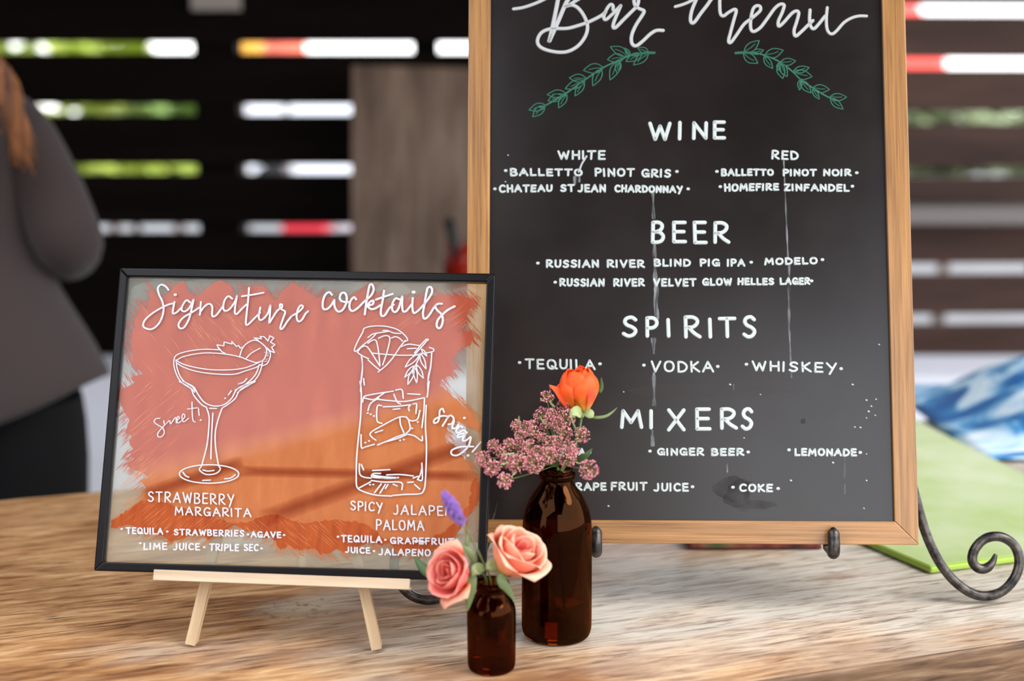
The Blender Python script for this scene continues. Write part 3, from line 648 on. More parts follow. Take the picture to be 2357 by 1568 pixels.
m_band = film_mat('painted_shade_band', srgb(178,58,24), .085)  # translucent strips paint soft shade and reflection bands into the orange
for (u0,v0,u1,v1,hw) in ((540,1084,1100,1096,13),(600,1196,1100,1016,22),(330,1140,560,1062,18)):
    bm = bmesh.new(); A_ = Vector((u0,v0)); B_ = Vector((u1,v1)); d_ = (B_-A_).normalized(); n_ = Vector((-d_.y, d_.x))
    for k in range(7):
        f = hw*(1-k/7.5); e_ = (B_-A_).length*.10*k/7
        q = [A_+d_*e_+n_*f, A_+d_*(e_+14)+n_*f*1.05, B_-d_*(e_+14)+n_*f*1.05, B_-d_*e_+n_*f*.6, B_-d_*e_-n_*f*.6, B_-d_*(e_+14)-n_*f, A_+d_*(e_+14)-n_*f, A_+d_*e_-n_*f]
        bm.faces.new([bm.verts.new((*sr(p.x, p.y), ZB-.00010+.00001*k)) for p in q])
    obj('shade_band', bm, m_band, sign, kind='stuff', label='soft dark shade band painted in deep orange')
m_pen = mat('white_paint_pen', srgb(200,197,203), .5, .4)
def pen(name, fn, label): return lettering(name, fn, m_pen, sign, label)
ZT = ZP
def S_(bm, lst, ox, oy, s, w, **k):
    for p in lst: trace(ss, bm, p, ox, oy, s, w, z0=ZT, **k)
ZC = (220, 600, 4.714); ZD = (680, 600, 4.9104); ZE = (220, 880, 3.484); ZF = (700, 880, 3.2674)
SIG = [[(790,320),(760,282),(710,262),(675,300),(688,370),(722,440),(738,520),(722,610),(680,690),(610,745),(540,735),(515,700),(540,640),(620,570),(720,510),(800,475),(850,465)],
 [(855,450),(842,520),(840,575),(882,560),(935,505)],
 [(1025,455),(985,432),(942,490),(935,540),(970,552),(1020,510),(1062,425),(1040,530),(1010,640),(960,725),(915,735),(900,690),(950,620),(1050,560),(1125,510)],
 [(1142,450),(1135,540),(1130,588)],[(1135,560),(1180,500),(1230,470),(1265,500),(1263,570),(1272,608),(1312,590),(1380,500)],
 [(1482,415),(1440,388),(1400,430),(1385,500),(1400,545),(1450,530),(1510,450),(1532,385),(1517,480),(1510,560),(1532,580),(1590,520),(1645,470)],
 [(1664,298),(1655,420),(1640,560),(1630,680),(1650,697),(1710,640),(1785,565)],[(1590,388),(1700,372),(1822,350)],
 [(1787,510),(1770,600),(1782,645),(1820,632),(1870,570),(1895,488),(1890,600),(1885,675),(1920,620),(1970,545),(2020,510),(2022,480),(2000,478),(2005,520),(2050,548),(2055,570),(2030,640),(2003,730),(2028,738),(2080,660),(2130,600)],
 [(2130,600),(2200,560),(2250,505),(2225,488),(2195,530),(2180,610),(2200,662),(2240,640),(2275,580),(2305,550)]]
COK = [[(412,388),(380,358),(335,390),(308,470),(312,540),(350,552),(400,510),(438,445)],[(438,445),(442,520),(480,577),(530,560),(570,490),(580,420),(560,370),(520,370),(500,420),(520,458),(570,470),(608,470)],
 [(685,440),(660,415),(620,460),(610,530),(640,572),(700,540),(770,470),(850,400),(883,330),(868,275),(840,275),(822,350),(800,480),(783,608)],[(800,530),(840,470),(880,455),(872,495),(822,512),(850,548),(900,543),(960,505)],
 [(1000,342),(985,450),(965,560),(970,622),(1010,618),(1060,540),(1110,500)],[(912,442),(1000,410),(1098,378)],
 [(1175,440),(1130,430),(1095,490),(1095,560),(1130,582),(1170,530),(1205,408),(1205,500),(1215,572),(1250,572),(1310,500)],
 [(1325,425),(1320,520),(1335,592),(1380,572),(1440,510),(1510,420),(1545,350),(1530,302),(1495,310),(1475,390),(1455,510),(1440,600),(1455,658),(1500,632),(1560,540),(1590,500)],
 [(1655,490),(1612,490),(1580,515),(1600,560),(1650,610),(1665,670),(1650,740),(1620,768),(1595,735),(1610,670),(1660,612),(1720,560),(1798,518)]]
pen('title_lettering', lambda bm: (S_(bm, SIG, *ZC, 4.6), dot(ss, bm, 220+865/4.714, 600+372/4.714, 6.5, z0=ZT)), 'white cursive word Signature')
pen('title_lettering', lambda bm: (S_(bm, COK, *ZD, 5.2), dot(ss, bm, 680+1335/4.91, 600+358/4.91, 8, z0=ZT)), 'white cursive word cocktails')
def ell(cx_, cy_, rx, ry, a0=0, a1=360, n=28): return [(cx_+rx*math.cos(math.radians(a0+(a1-a0)*k/n)), cy_+ry*math.sin(math.radians(a0+(a1-a0)*k/n))) for k in range(n+1)]
def margarita(bm):
    C_ = [[(850,1070),(880,1025),(980,990),(1100,970),(1200,963),(1340,970)],[(870,1085),(950,1045),(1080,1015),(1220,1003),(1400,1015),(1560,1045),(1650,1080),(1740,1110)],
     [(868,1080),(950,1125),(1080,1160),(1250,1185),(1450,1187),(1600,1170),(1720,1130),(1810,1088)],[(875,1110),(960,1160),(1100,1205),(1300,1232),(1500,1235),(1620,1200),(1740,1160),(1812,1118)],
     [(850,1070),(850,1140),(880,1240),(930,1320),(1000,1370),(1045,1395),(1075,1430)],[(875,1100),(885,1170),(920,1260),(970,1320),(1050,1370),(1082,1414)],
     [(1812,1095),(1790,1190),(1750,1270),(1680,1340),(1600,1390),(1540,1430)],[(1775,1130),(1745,1220),(1690,1290),(1600,1360),(1515,1405)],
     [(1548,1340),(1600,1325),(1642,1280)],[(1560,1050),(1590,960),(1640,900),(1720,865),(1790,890),(1850,950),(1852,1010),(1820,1080),(1740,1110)],
     [(1630,1065),(1690,1005),(1785,952)],[(1855,950),(1895,1000),(1890,1060),(1860,1120),(1812,1142)],[(1330,940),(1370,990),(1405,1007)]]
    S_(bm, C_, *ZC, 2.9)
    S_(bm, [[(1340,968),(1318,915),(1390,927),(1395,885),(1480,907),(1478,880),(1530,935),(1550,922),(1570,952),(1605,935)],
            [(1855,945),(1900,985),(1942,1002),(1910,940),(1946,915),(1895,885),(1935,840),(1890,818),(1870,875),(1830,828),(1785,825),(1800,850),(1720,840),(1765,868)]], *ZC, 2.9, smooth=False)
    E_ = [[(672,-5),(760,48),(790,110),(850,180),(885,200)],[(1280,-5),(1160,62),(1120,130),(1060,180),(1015,207)],[(700,-8),(785,38),(820,95),(872,162),(950,192),(1030,180),(1090,130),(1140,52),(1255,-4)],
     [(888,200),(910,280),(905,400),(890,520),(850,668)],[(1015,208),(985,290),(960,400),(962,520),(985,668)],[(940,250),(930,430),(924,615)],[(915,210),(970,212)],
     [(850,672),(832,702),(870,735),(915,742),(970,730),(1000,698),(985,670)],[(862,705),(900,714),(950,708)],[(700,722),(720,750),(748,763)],[(1035,775),(1080,770),(1120,742)],[(860,788),(920,786)],
     [(1145,15),(1180,3)],[(1065,102),(1088,70)]]
    S_(bm, E_, *ZE, 3.1); S_(bm, [ell(910,737,238,74)], *ZE, 3.1); dot(ss, bm, 220+1040/3.484, 880+130/3.484, 3.5, z0=ZT)
    for k in range(16): dot(ss, bm, 220+random.uniform(1825,1880)/4.714, 600+random.uniform(985,1110)/4.714, 1.6, z0=ZT)
pen('glass_drawing', margarita, 'white line drawing of a margarita glass with strawberry')
def highball(bm):
    D_ = [[(680,1030),(665,1010),(700,920),(760,810),(775,770),(850,745),(960,740),(1050,750),(1150,780),(1230,840),(1268,895),(1240,915)],[(1240,905),(1180,980),(1100,1100),(1020,1190),(935,1260)],
     [(680,1030),(760,960),(860,880),(910,830)],[(820,870),(880,830),(1000,810),(1060,800)],[(990,793),(1040,792),(1110,820),(1190,826)],[(700,1040),(760,1080),(825,1110)],[(820,1125),(880,1180),(950,1240)],
     [(705,1030),(740,985),(790,968),(822,990),(870,1060),(955,1195)],[(820,935),(865,905),(905,900),(928,960),(945,1080),(955,1190)],[(940,878),(1000,852),(1050,855),(1066,900),(1030,1050),(985,1180)],[(1085,877),(1130,862),(1175,880),(1210,912)],
     [(870,1048),(1000,1060),(1180,1072),(1320,1070),(1420,1055),(1550,1030),(1558,1000),(1515,985)],[(1190,975),(1280,947),(1400,962)],[(1265,998),(1365,992)],
     [(1500,890),(1440,960),(1320,1095)],[(1480,888),(1420,950),(1345,1045)],[(1500,900),(1480,888)],[(1420,1050),(1370,1160),(1320,1275)],[(745,1080),(757,1200),(742,1340),(735,1480)],[(752,1100),(757,1240),(738,1400)],[(770,1335),(778,1408)],
     [(1540,1040),(1530,1180),(1500,1320),(1495,1480)],[(1530,1200),(1508,1300),(1492,1400)],[(1185,970),(1230,962)]]
    S_(bm, D_, *ZD, 3.1)
    for a_, b_ in (((1400,1060),(1240,1205)),((1340,1190),(1235,1320)),((1340,1230),(1270,1400)),((1350,1210),(1370,1380)),((1370,1180),(1445,1330)),((1410,1050),(1475,1225)),((1425,1000),(1485,1080))): leaf_px(ss, bm, a_, b_, *ZD, 2.8, .16, False, ZT)
    F_ = [[(420,-5),(430,80),(425,250),(410,400),(395,560),(392,700),(398,790),(450,825),(540,850),(657,857)],[(940,-5),(925,112)],[(918,175),(912,330),(920,500),(912,740),(900,810),(870,840),(760,845),(665,853)],
     [(440,150),(450,110),(500,95),(590,80),(670,68)],[(450,120),(520,132),(560,110),(605,80)],[(555,130),(650,140),(760,145),(905,118)],[(905,118),(900,220),(885,342)],[(560,120),(500,160),(480,212)],[(582,178),(550,182),(548,290),(585,311)],
     [(595,186),(700,182),(802,170)],[(802,170),(785,190),(790,215)],[(670,205),(720,200)],[(690,60),(735,58),(745,120)],[(675,92),(700,150),(725,165)],[(780,88),(870,93)],[(820,165),(845,165),(840,235)],[(870,215),(850,280),(800,290),(765,262)],
     [(770,262),(710,265),(600,320),(500,380),(510,415),(540,437)],[(720,270),(725,320),(750,380)],[(785,285),(797,350),(762,390)],[(765,388),(700,410),(620,445),(552,473)],[(770,395),(700,425),(620,448)],[(535,380),(590,362)],[(780,393),(830,405),(885,442),(888,408)],
     [(428,395),(430,490),(450,493)],[(460,488),(527,468)],[(415,615),(418,690),(450,715),(503,722)],[(430,620),(447,660)],[(515,665),(645,658)],[(575,687),(520,688),(508,712),(560,720),(690,722)],[(520,700),(600,712),(690,718)],[(520,705),(600,722),(660,724)],
     [(505,740),(600,752),(728,755),(735,808)],[(620,698),(720,695),(822,706)],[(885,610),(888,733),(852,733)],[(885,650),(872,700),(855,728)],[(820,722),(858,708)],[(780,755),(820,752)],[(830,770),(870,805)],[(500,750),(415,795)],[(580,765),(530,830)],[(610,770),(570,835)],[(630,770),(612,800)],[(670,768),(700,782)]]
    S_(bm, F_, *ZF, 3.3)
    for u, v in ((478,233),(500,242),(525,255),(488,443),(460,455),(855,300),(812,348),(722,438),(750,432),(706,718),(870,215),(520,770),(495,772)): dot(ss, bm, 700+u/3.267, 880+v/3.267, 4, z0=ZT)
pen('glass_drawing', highball, 'white line drawing of a tall iced glass with citrus and sprig')
def sweet(bm):
    S_(bm, [[(517,290),(482,295),(470,320),(500,345),(540,370),(550,410),(525,440),(500,435),(502,405),(548,350),(575,322)],[(546,310),(556,340),(592,308),(602,335),(640,283),(648,328)],
     [(645,312),(672,290),(662,275),(650,300),(664,328),(692,308)],[(690,310),(717,275),(702,255),(692,290),(708,318),(745,290)],[(773,160),(775,250),(782,308),(800,320)],[(738,216),(815,206)],[(825,210),(830,266)]], *ZE, 2.6)
    dot(ss, bm, 220+843/3.484, 880+305/3.484, 4, z0=ZT)
def spicy(bm):
    S_(bm, [[(1052,225),(1040,200),(1020,215),(1016,262),(1005,298),(978,308),(980,282),(1035,255),(1085,258)],[(1080,262),(1062,295),(1040,330)],[(1072,275),(1100,250),(1125,275),(1110,312),(1085,318)],[(1128,295),(1112,345),(1140,345),(1160,318)],
     [(1190,340),(1170,332),(1142,365),(1155,382),(1200,362),(1215,385),(1165,392),(1155,415),(1195,405),(1225,378)],[(1215,385),(1190,435),(1215,440),(1250,412)],[(1255,420),(1230,490),(1160,548),(1112,545),(1112,512),(1180,487),(1272,485)],[(1330,452),(1266,524)]], *ZF, 4.2)
    dot(ss, bm, 700+1232/3.267, 880+552/3.267, 5.5, z0=ZT); dot(ss, bm, 700+1205/3.267, 880+270/3.267, 5.5, z0=ZT)
pen('note_lettering', sweet, 'white cursive word sweet'); pen('note_lettering', spicy, 'white cursive word Spicy written downhill')
def W2(label, words, dots=(), w=3.4, name='item_lettering', dw=4.6):
    def f(bm):
        for wd in words: word(ss, bm, *wd, w=w, z0=ZT)
        for d in dots: dot(ss, bm, *d, dw, z0=ZT)
    pen(name, f, label)
W2('drink name STRAWBERRY', [('STRAWBERRY',341,538,1132,1154,1139,1162)], w=3.2, name='heading_lettering'); W2('drink name MARGARITA', [('MARGARITA',403,577,1167,1185,1172,1190)], w=3.2, name='heading_lettering')
W2('first margarita ingredients line', [('TEQUILA',291,374,1215,1228,1217,1230),('STRAWBERRIES',401,561,1219,1231,1222,1235),('AGAVE',578,646,1224,1236,1226,1238)], [(280,1218),(385,1224),(571,1231),(654,1232)])
W2('second margarita ingredients line', [('LIME',331,384,1251,1265),('JUICE',399,459,1252,1266),('TRIPLE',483,549,1253,1267,1254,1268),('SEC',562,594,1254,1268)], [(323,1251),(470,1260),(602,1263)])
W2('drink name SPICY', [('SPICY',807,880,1154,1174,1158,1177)], w=3.2, name='heading_lettering'); W2('second part of the spicy drink name', [('JALAPEN',905,1040,1163,1184,1167,1187)], w=3.2, name='heading_lettering')
W2('drink name PALOMA', [('PALOMA',866,975,1197,1219,1200,1221)], w=3.2, name='heading_lettering')
W2('first spicy drink ingredients line', [('TEQUILA',786,878,1233,1247,1235,1249),('GRAPEFRUIT',899,1044,1238,1251,1241,1254)], [(778,1236),(887,1243)])
W2('second spicy drink ingredients line', [('JUICE',795,851,1260,1272,1262,1274),('JALAPENO',872,990,1264,1277,1266,1280)], [(861,1269)])
pen('item_lettering', lambda bm: S_(bm, [[(957,1249),(964,1246),(970,1248),(977,1248)]], 0, 0, 1, 3.6), 'tilde above the N')

# ------------------------------------------------------------------ small wooden easel
m_pine = wood('raw_pine', srgb(178,148,112), srgb(190,162,126), srgb(200,176,142), 1, 8, 160, .6, .1)
m_pine_h = wood('raw_pine_ledge', srgb(180,155,128), srgb(192,168,140), srgb(200,178,154), 0, 8, 160, .6, .1)
Mw = Ms.copy(); Mw.translation = Ms @ Vector((0, 0, -.0125))
we = thing('wooden_easel', Mw, 'small raw pine tabletop easel under the cocktail sign', 'easel')
sw_ = Sheet(Mw, 0)
def leg2(uf, vf, ut, vt, w=.0092, d=.009):
    f = sw_(uf, vf); t = sw_(ut, vt); dr = (t-f).normalized(); ln_ = (t-f).length
    b = bmesh.new(); vs_ = box(b, -w/2, w/2, .0004, ln_, -d, 0)
    for v_ in vs_[:2]: v_.co.y += .0040
    R_ = Matrix.Rotation(math.atan2(-dr.x, dr.y), 4, 'Z'); R_.translation = Vector((f.x, f.y, 0))
    return obj('front_leg', b, m_pine, we, mtx=R_, bevel=.0006)
leg2(436, 1487, 612, 760); leg2(867, 1498, 712, 770)
a_, b_ = sw_(640, 1000), sw_(690, 1000)
b = bmesh.new(); A1 = sw_(612, 790); A2 = sw_(712, 800); box(b, A1.x-.004, A2.x+.004, A1.y-.005, A1.y+.005, -.0095, -.0185); obj('top_block', b, m_pine_h, we, bevel=.0005)
tp_ = Vector(((A1.x+A2.x)/2, A1.y, -.019)); wf = Mw @ Vector((tp_.x, 0, 0)); wf = Vector((wf.x, wf.y+.16, .0075))
b = bmesh.new(); lf = Mw.inverted() @ wf; tube(b, [tp_+Vector((0,0,-.002)), lf], .0055, 4); obj('rear_leg', b, m_pine, we)
sl_ = Sheet(Ms, .0055); A1 = sl_(354, 1311); A2 = sl_(943, 1333); A3 = sl_(352, 1337); A4 = sl_(943, 1356)
dr = (A2-A1).normalized(); R_ = Matrix.Rotation(math.atan2(dr.y, dr.x), 4, 'Z'); R_.translation = Vector((A1.x, A1.y, .0125)); h_ = ((A1-A3).length+(A2-A4).length)/2
obj('ledge', bxm(0, (A2-A1).length, -h_, 0, .0003, .0058), m_pine_h, we, mtx=R_, bevel=.0005, label='pale horizontal ledge strip')
obj('ledge_shelf', bxm(0, (A2-A1).length, -h_, -h_+.0028, -.0125, .0003), m_pine_h, we, mtx=R_)

# ------------------------------------------------------------------ bottles
def amber(name, col):
    m = bpy.data.materials.new(name); m.use_nodes = True; n = m.node_tree; n.nodes.clear()
    out = n.nodes.new('ShaderNodeOutputMaterial'); g_ = n.nodes.new('ShaderNodeBsdfGlass'); g_.inputs['Color'].default_value = (*col, 1); g_.inputs['IOR'].default_value = 1.5; g_.inputs['Roughness'].default_value = .012
    n.links.new(g_.outputs[0], out.inputs[0]); return m
m_amber = amber('amber_glass', (.40, .18, .075)); m_amber2 = amber('small_amber_glass', (.42, .17, .07))
m_water = amber('bottle_water', (.92, .80, .62)); m_water.node_tree.nodes['Glass BSDF'].inputs['IOR'].default_value = 1.33
def bottle(name, label, cx_, v_base, Y, prof_px, liquid_v, m, wall=.0022):
    def zz(v): return at_Y(cx_, v, Y).z
    def rr_(w, v):
        t = (at_Y(cx_, v, Y)-CAM).dot(FW); return w/2/FPX*t
    base = at_Y(cx_, v_base, Y); z0 = 0
    outer = []
    for w, v in prof_px: outer.append((rr_(w, v), zz(v)))
    outer = [(max(r, .0005), max(z, 0)) for r, z in outer]
    sm = [(p.x, p.y) for p in catmull([(r, z, 0) for r, z in outer], 5)]
    inner = [(r-wall, z) for r, z in sm if r-wall > .001]
    zb = min(z for _, z in inner)+.007
    inner = [(r, max(z, zb)) for r, z in inner]
    rt = thing(name, (base.x, Y, 0), label, 'bottle')
    b = bmesh.new()
    full = [(.0004, .0015), (outer[0][0]*.75, .0012)]+sm+[(sm[-1][0]-wall*.5, sm[-1][1]+.0006)]+[(r, z) for r, z in inner[::-1]]+[(.0005, zb)]
    lathe(b, full, 64, True, True); obj('glass_body', b, m, rt, True, label='brown amber glass')
    zl = zz(liquid_v); liq = [(.0006, zb+.0003)]+[(r-.0003, z) for r, z in inner if z <= zl and z >= zb]
    liq = [(r, max(z, zb+.0003)) for r, z in liq]; rl_ = liq[-1][0]; liq += [(rl_, zl), (.0006, zl)]
    b = bmesh.new(); lathe(b, liq, 48); obj('water', b, m_water, rt, True)
    return rt, base, sm[-1]
Yb = 1.2114
prof_big = [(140,1478),(152,1470),(159,1455),(161,1430),(161,1330),(161,1250),(160,1215),(155,1192),(142,1168),(122,1146),(98,1128),(80,1114),(72,1106),(72,1102),(82,1099),(84,1094),(82,1089),(72,1086),(72,1080),(66,1076)]
prof_big = [(w, v-18) if v > 1440 else (w, v) for w, v in prof_big]
def bigprof():
    # lowest points clamp to the table
    return prof_big
bigb, bb0, _ = bottle('large_amber_bottle', 'tall brown amber bottle in front of chalkboard, holding orange rose and pink sprays', 1281, 1462, Yb, [(120,1462.5),(146,1459),(158,1447),(161,1425),(161,1330),(161,1250),(160,1215),(155,1192),(142,1168),(122,1146),(98,1128),(78,1114),(70,1106),(70,1102),(82,1099),(84,1094),(82,1089),(71,1086),(71,1081),(66,1077)], 1400, m_amber)
Ys = 1.1355
smb, sb0, _ = bottle('small_amber_bottle', 'short brown amber bottle with two pink roses, nearest the camera', 1131.5, 1539, Ys, [(84,1539.5),(102,1536),(109,1528),(111,1510),(112,1460),(113,1420),(112,1405),(107,1393),(95,1382),(80,1372),(71,1365),(68,1358),(69,1352),(80,1349),(84,1345),(82,1340),(74,1338)], 1468, m_amber2, .002)

# ------------------------------------------------------------------ flowers
def attr_mat(name, stops, rough=.5, sss=.15):
    m = mat(name, (1,1,1), rough, .25); a = N(m, 'Attribute'); a.attribute_name = 'grad'
    nzz = noisy(m, coords(m, (150,150,150)), 1., 3); r = ramp(m, stops, a.outputs['Fac'])
    r2 = ramp(m, [(.3, (.9,)*3), (.7, (1.06,)*3)], nzz); L(m, mixc(m, r.outputs[0], r2.outputs[0], 1., 'MULTIPLY'), B(m).inputs['Base Color'])
    B(m).inputs['Subsurface Weight'].default_value = sss; B(m).inputs['Subsurface Radius'].default_value = (.004,.002,.001); B(m).inputs['Subsurface Scale'].default_value = .6
    m.use_backface_culling = False
    return m
m_rose_o = attr_mat('orange_petal', [(0, srgb(226,178,72)), (.28, srgb(236,124,44)), (.6, srgb(240,90,34)), (1, srgb(240,84,34))])
m_rose_red = attr_mat('red_tipped_petal', [(0, srgb(240,180,90)), (.4, srgb(236,98,60)), (1, srgb(196,30,40))])
m_rose_p = attr_mat('peach_petal', [(0, srgb(226,172,86)), (.3, srgb(232,146,100)), (.7, srgb(234,136,106)), (1, srgb(238,176,150))])
m_rose_k = attr_mat('pink_petal', [(0, srgb(226,150,84)), (.3, srgb(230,112,96)), (.7, srgb(232,106,102)), (1, srgb(236,150,132))])
m_rose_in = attr_mat('inner_petal', [(0, srgb(214,70,50)), (.6, srgb(230,88,76)), (1, srgb(236,130,112))])
m_stem = mat('green_stem', srgb(88,104,52), .5); m_sepal = mat('pale_green_sepal', srgb(150,164,110), .55); m_leaf = mat('grey_green_leaf', srgb(108,124,76), .5)
m_leafd = mat('dark_green_leaf', srgb(66,92,48), .45)
def petal(name, parent, M, R, H, ang, half, flare, m, close=0., cup=.35, tipdip=.15, nu=9, nv=10, seed=0, r0=.15, th=.00035):
    """one petal: a shell about the flower's axis. s runs from base to tip, a across"""
    bm = bmesh.new(); lay = bm.verts.layers.float.new('grad'); rows = []
    for j in range(nv+1):
        s = j/nv; row = []
        prof = r0+(1-r0)*math.sin(min(1, s*1.25)*math.pi/2)
        r = R*(prof + flare*max(0, s-.62)**2*5)*(1-close*max(0, s-.5)**2*4)
        width = half*(.45+.75*math.sin(min(1, .12+s*.95)*math.pi*.72))*(1 if s < .8 else 1-.35*((s-.8)/.2)**2)
        for i in range(nu+1):
            q = i/nu*2-1; a = ang+q*width
            z = H*s*(1-tipdip*(q*q)*s) + (noise.noise(Vector((q*2+seed, s*3, seed*1.7)))*H*.05*s)
            rr_ = r*(1+.10*q*q*s*(1 if flare > .1 else -.4)) + noise.noise(Vector((q*3, s*2, seed)))*R*.07*s
            zc = z - flare*max(0, s-.7)**2*H*2.4
            v = bm.verts.new((rr_*math.cos(a), rr_*math.sin(a), zc)); v[lay] = min(1, s); row.append(v)
        rows.append(row)
    for j in range(nv):
        for i in range(nu): bm.faces.new((rows[j][i], rows[j][i+1], rows[j+1][i+1], rows[j+1][i]))
    o = obj(name, bm, m, parent, True); o.matrix_local = M
    sd = o.modifiers.new('thick', 'SOLIDIFY'); sd.thickness = th; sd.offset = 0
    return o
def axis_matrix(P, ax, spin=0):
    M = Vector(ax).normalized().to_track_quat('Z', 'Y').to_matrix().to_4x4() @ Matrix.Rotation(spin, 4, 'Z'); M.translation = P; return M
def blade(name, parent, pts, w, m, up=Vector((0,-1,.3)), th=.0003, fold=.25, label=None):
    P = catmull(pts, 5); n = len(P); bm = bmesh.new(); prev = None
    for i, p in enumerate(P):
        t = (P[min(i+1,n-1)]-P[max(i-1,0)]).normalized(); sd = t.cross(up).normalized(); nn = sd.cross(t); k = i/(n-1)
        ww = w*math.sin(math.pi*min(1, .06+k*.94)**.8)**.8 if k < 1 else 0
        ww = max(ww, w*.03)
        row = [bm.verts.new(p+sd*ww-nn*0), bm.verts.new(p-nn*ww*fold), bm.verts.new(p-sd*ww)]
        if prev:
            for k2 in range(2): bm.faces.new((prev[k2], prev[k2+1], row[k2+1], row[k2]))
        prev = row
    o = obj(name, bm, m, parent, True, label=label); s = o.modifiers.new('thick', 'SOLIDIFY'); s.thickness = th; return o

def rose(name, label, P, ax, R, H, mo, mi, spec, stem_pts, spin=0, layers=None, close=0.):
    rt = thing(name, P, label, 'flower'); I3 = axis_matrix((0,0,0), ax, spin)
    for k, (n, rf, hf, hw, fl, mm, r0) in enumerate(layers):
        for i in range(n):
            petal('petal', rt, I3, R*rf, H*hf*random.uniform(.95, 1.05), 2*math.pi*i/n+k*.9+random.uniform(-.15, .15), hw, fl*random.uniform(.75, 1.25), mm, seed=k*10+i+spec, r0=r0, close=close)
    # receptacle + stem
    b = bmesh.new(); lathe(b, [(R*.10,-H*.16),(R*.16,-H*.10),(R*.22,-H*.02),(R*.18,H*.05)], 14); o = obj('hip', b, m_sepal, rt, True); o.matrix_local = I3
    b = bmesh.new(); pts = [Vector(q)-Vector(P) for q in stem_pts]; pts = catmull([I3 @ Vector((0,0,-H*.1))]+pts, 6); tube(b, pts, .0013, 8); obj('stem', b, m_stem, rt, True)
    return rt, I3
# orange rose in the big bottle
Po = at_Y(1338, 946, 1.235); neck = Vector((bb0.x, Yb, at_Y(1281, 1085, Yb).z))
LAY = [(1,.25,.95,1.9,0,m_rose_o,.4),(2,.45,1.0,1.5,0,m_rose_o,.4),(3,.70,1.03,1.2,0,m_rose_o,.4),(3,.90,1.02,1.15,.03,m_rose_o,.38),(3,1.04,.97,1.0,.07,m_rose_o,.34)]
ro, Io = rose('orange_rose', 'bright orange rose bud at the top of the tall bottle', Po, (-.10,-.10,1), .0185, .0385, m_rose_o, m_rose_red, 3,
   [at_Y(1334, 985, 1.233), at_Y(1322, 1030, 1.225), at_Y(1296, 1075, 1.212), neck-Vector((0,0,.03)), Vector((bb0.x+.008, Yb+.004, .012))], .5, LAY, .42)
petal('petal', ro, Io, .0196, .031, math.pi*1.78, .22, .0, m_rose_red, seed=52, r0=.3, close=.35)
def lc(P0, *uvY): return [at_Y(u, v, Y)-P0 for u, v, Y in uvY]
m_side = mat('orange_red_petal', srgb(240,92,48), .5, .2)
blade('petal', ro, lc(Po, (1310,938,1.228),(1298,918,1.226),(1284,900,1.226),(1264,886,1.228)), .0042, m_side, up=Vector((.3,-1,.5)))
blade('petal', ro, lc(Po, (1308,935,1.234),(1296,912,1.234),(1286,895,1.236),(1290,882,1.238)), .0036, m_side, up=Vector((.3,-1,.5)))
blade('sepal', ro, lc(Po, (1340,946,1.222),(1330,948,1.213),(1322,956,1.210),(1322,962,1.211)), .0055, m_sepal)
blade('sepal', ro, lc(Po, (1346,946,1.222),(1354,950,1.216),(1362,957,1.214),(1366,961,1.215)), .0040, m_sepal)
blade('sepal', ro, lc(Po, (1352,955,1.222),(1368,961,1.218),(1392,959,1.218),(1408,950,1.220),(1421,938,1.222)), .0013, m_leaf)
blade('sepal', ro, lc(Po, (1380,905,1.245),(1384,890,1.246),(1384,868,1.246)), .0022, m_leafd)
blade('leaf', ro, lc(Po, (1322,1062,1.20),(1335,1056,1.197),(1350,1048,1.195),(1363,1033,1.195)), .0030, m_leafd)
blade('leaf', ro, lc(Po, (1290,1090,1.2),(1300,1070,1.197),(1313,1056,1.195),(1325,1048,1.195)), .0018, m_leaf)

# pair of roses in the small bottle
nk = Vector((sb0.x, Ys, at_Y(1131, 1345, Ys).z))
Pp = at_Y(1160, 1314, 1.128)
LP = [(1,.22,.92,2.0,0,m_rose_in,.4),(2,.40,.95,1.6,.0,m_rose_in,.4),(3,.60,.98,1.25,.04,m_rose_p,.38),(3,.80,.98,1.15,.10,m_rose_p,.35),(3,.98,.94,1.1,.20,m_rose_p,.34),(3,1.10,.84,.95,.42,m_rose_p,.32)]
rp, Ip = rose('peach_rose', 'open peach rose leaning right over the small bottle', Pp, (.52,-.30,.80), .0195, .0360, m_rose_p, m_rose_in, 20,
   [at_Y(1148, 1322, 1.133), nk+Vector((.004,0,-.004)), Vector((sb0.x+.004, Ys, .02))], .3, LP)
Pk = at_Y(1068, 1330, 1.118)
LK = [(1,.18,.86,2.2,0,m_rose_in,.4),(2,.34,.9,1.7,.0,m_rose_in,.4),(3,.54,.93,1.3,.04,m_rose_k,.35),(3,.76,.95,1.1,.10,m_rose_k,.3),(4,.98,.90,.9,.22,m_rose_k,.25),(2,1.1,.74,.7,.45,m_rose_p,.2)]
rk, Ik = rose('pink_rose', 'coral pink rose bud leaning left over the small bottle', Pk, (-.62,-.62,.42), .0175, .0290, m_rose_k, m_rose_in, 40,
   [at_Y(1092, 1322, 1.13), at_Y(1112, 1322, 1.134), nk+Vector((-.004,0,-.004)), Vector((sb0.x-.006, Ys+.002, .022))], .9, LK)
blade('sepal', rk, lc(Pk, (1090,1318,1.112),(1084,1345,1.108),(1080,1375,1.108),(1076,1408,1.11)), .0046, m_leaf)
blade('sepal', rk, lc(Pk, (1094,1300,1.115),(1086,1280,1.113),(1075,1265,1.113),(1064,1256,1.115)), .0030, m_leaf)
blade('sepal', rk, lc(Pk, (1078,1268,1.12),(1074,1248,1.12),(1080,1222,1.122)), .0016, m_leaf)
blade('leaf', rk, lc(Pk, (1112,1318,1.118),(1102,1310,1.112),(1094,1314,1.108),(1086,1326,1.108)), .0050, m_sepal)
blade('sepal', rp, lc(Pp, (1146,1316,1.122),(1140,1306,1.116),(1128,1302,1.112),(1120,1312,1.112)), .0052, m_sepal)
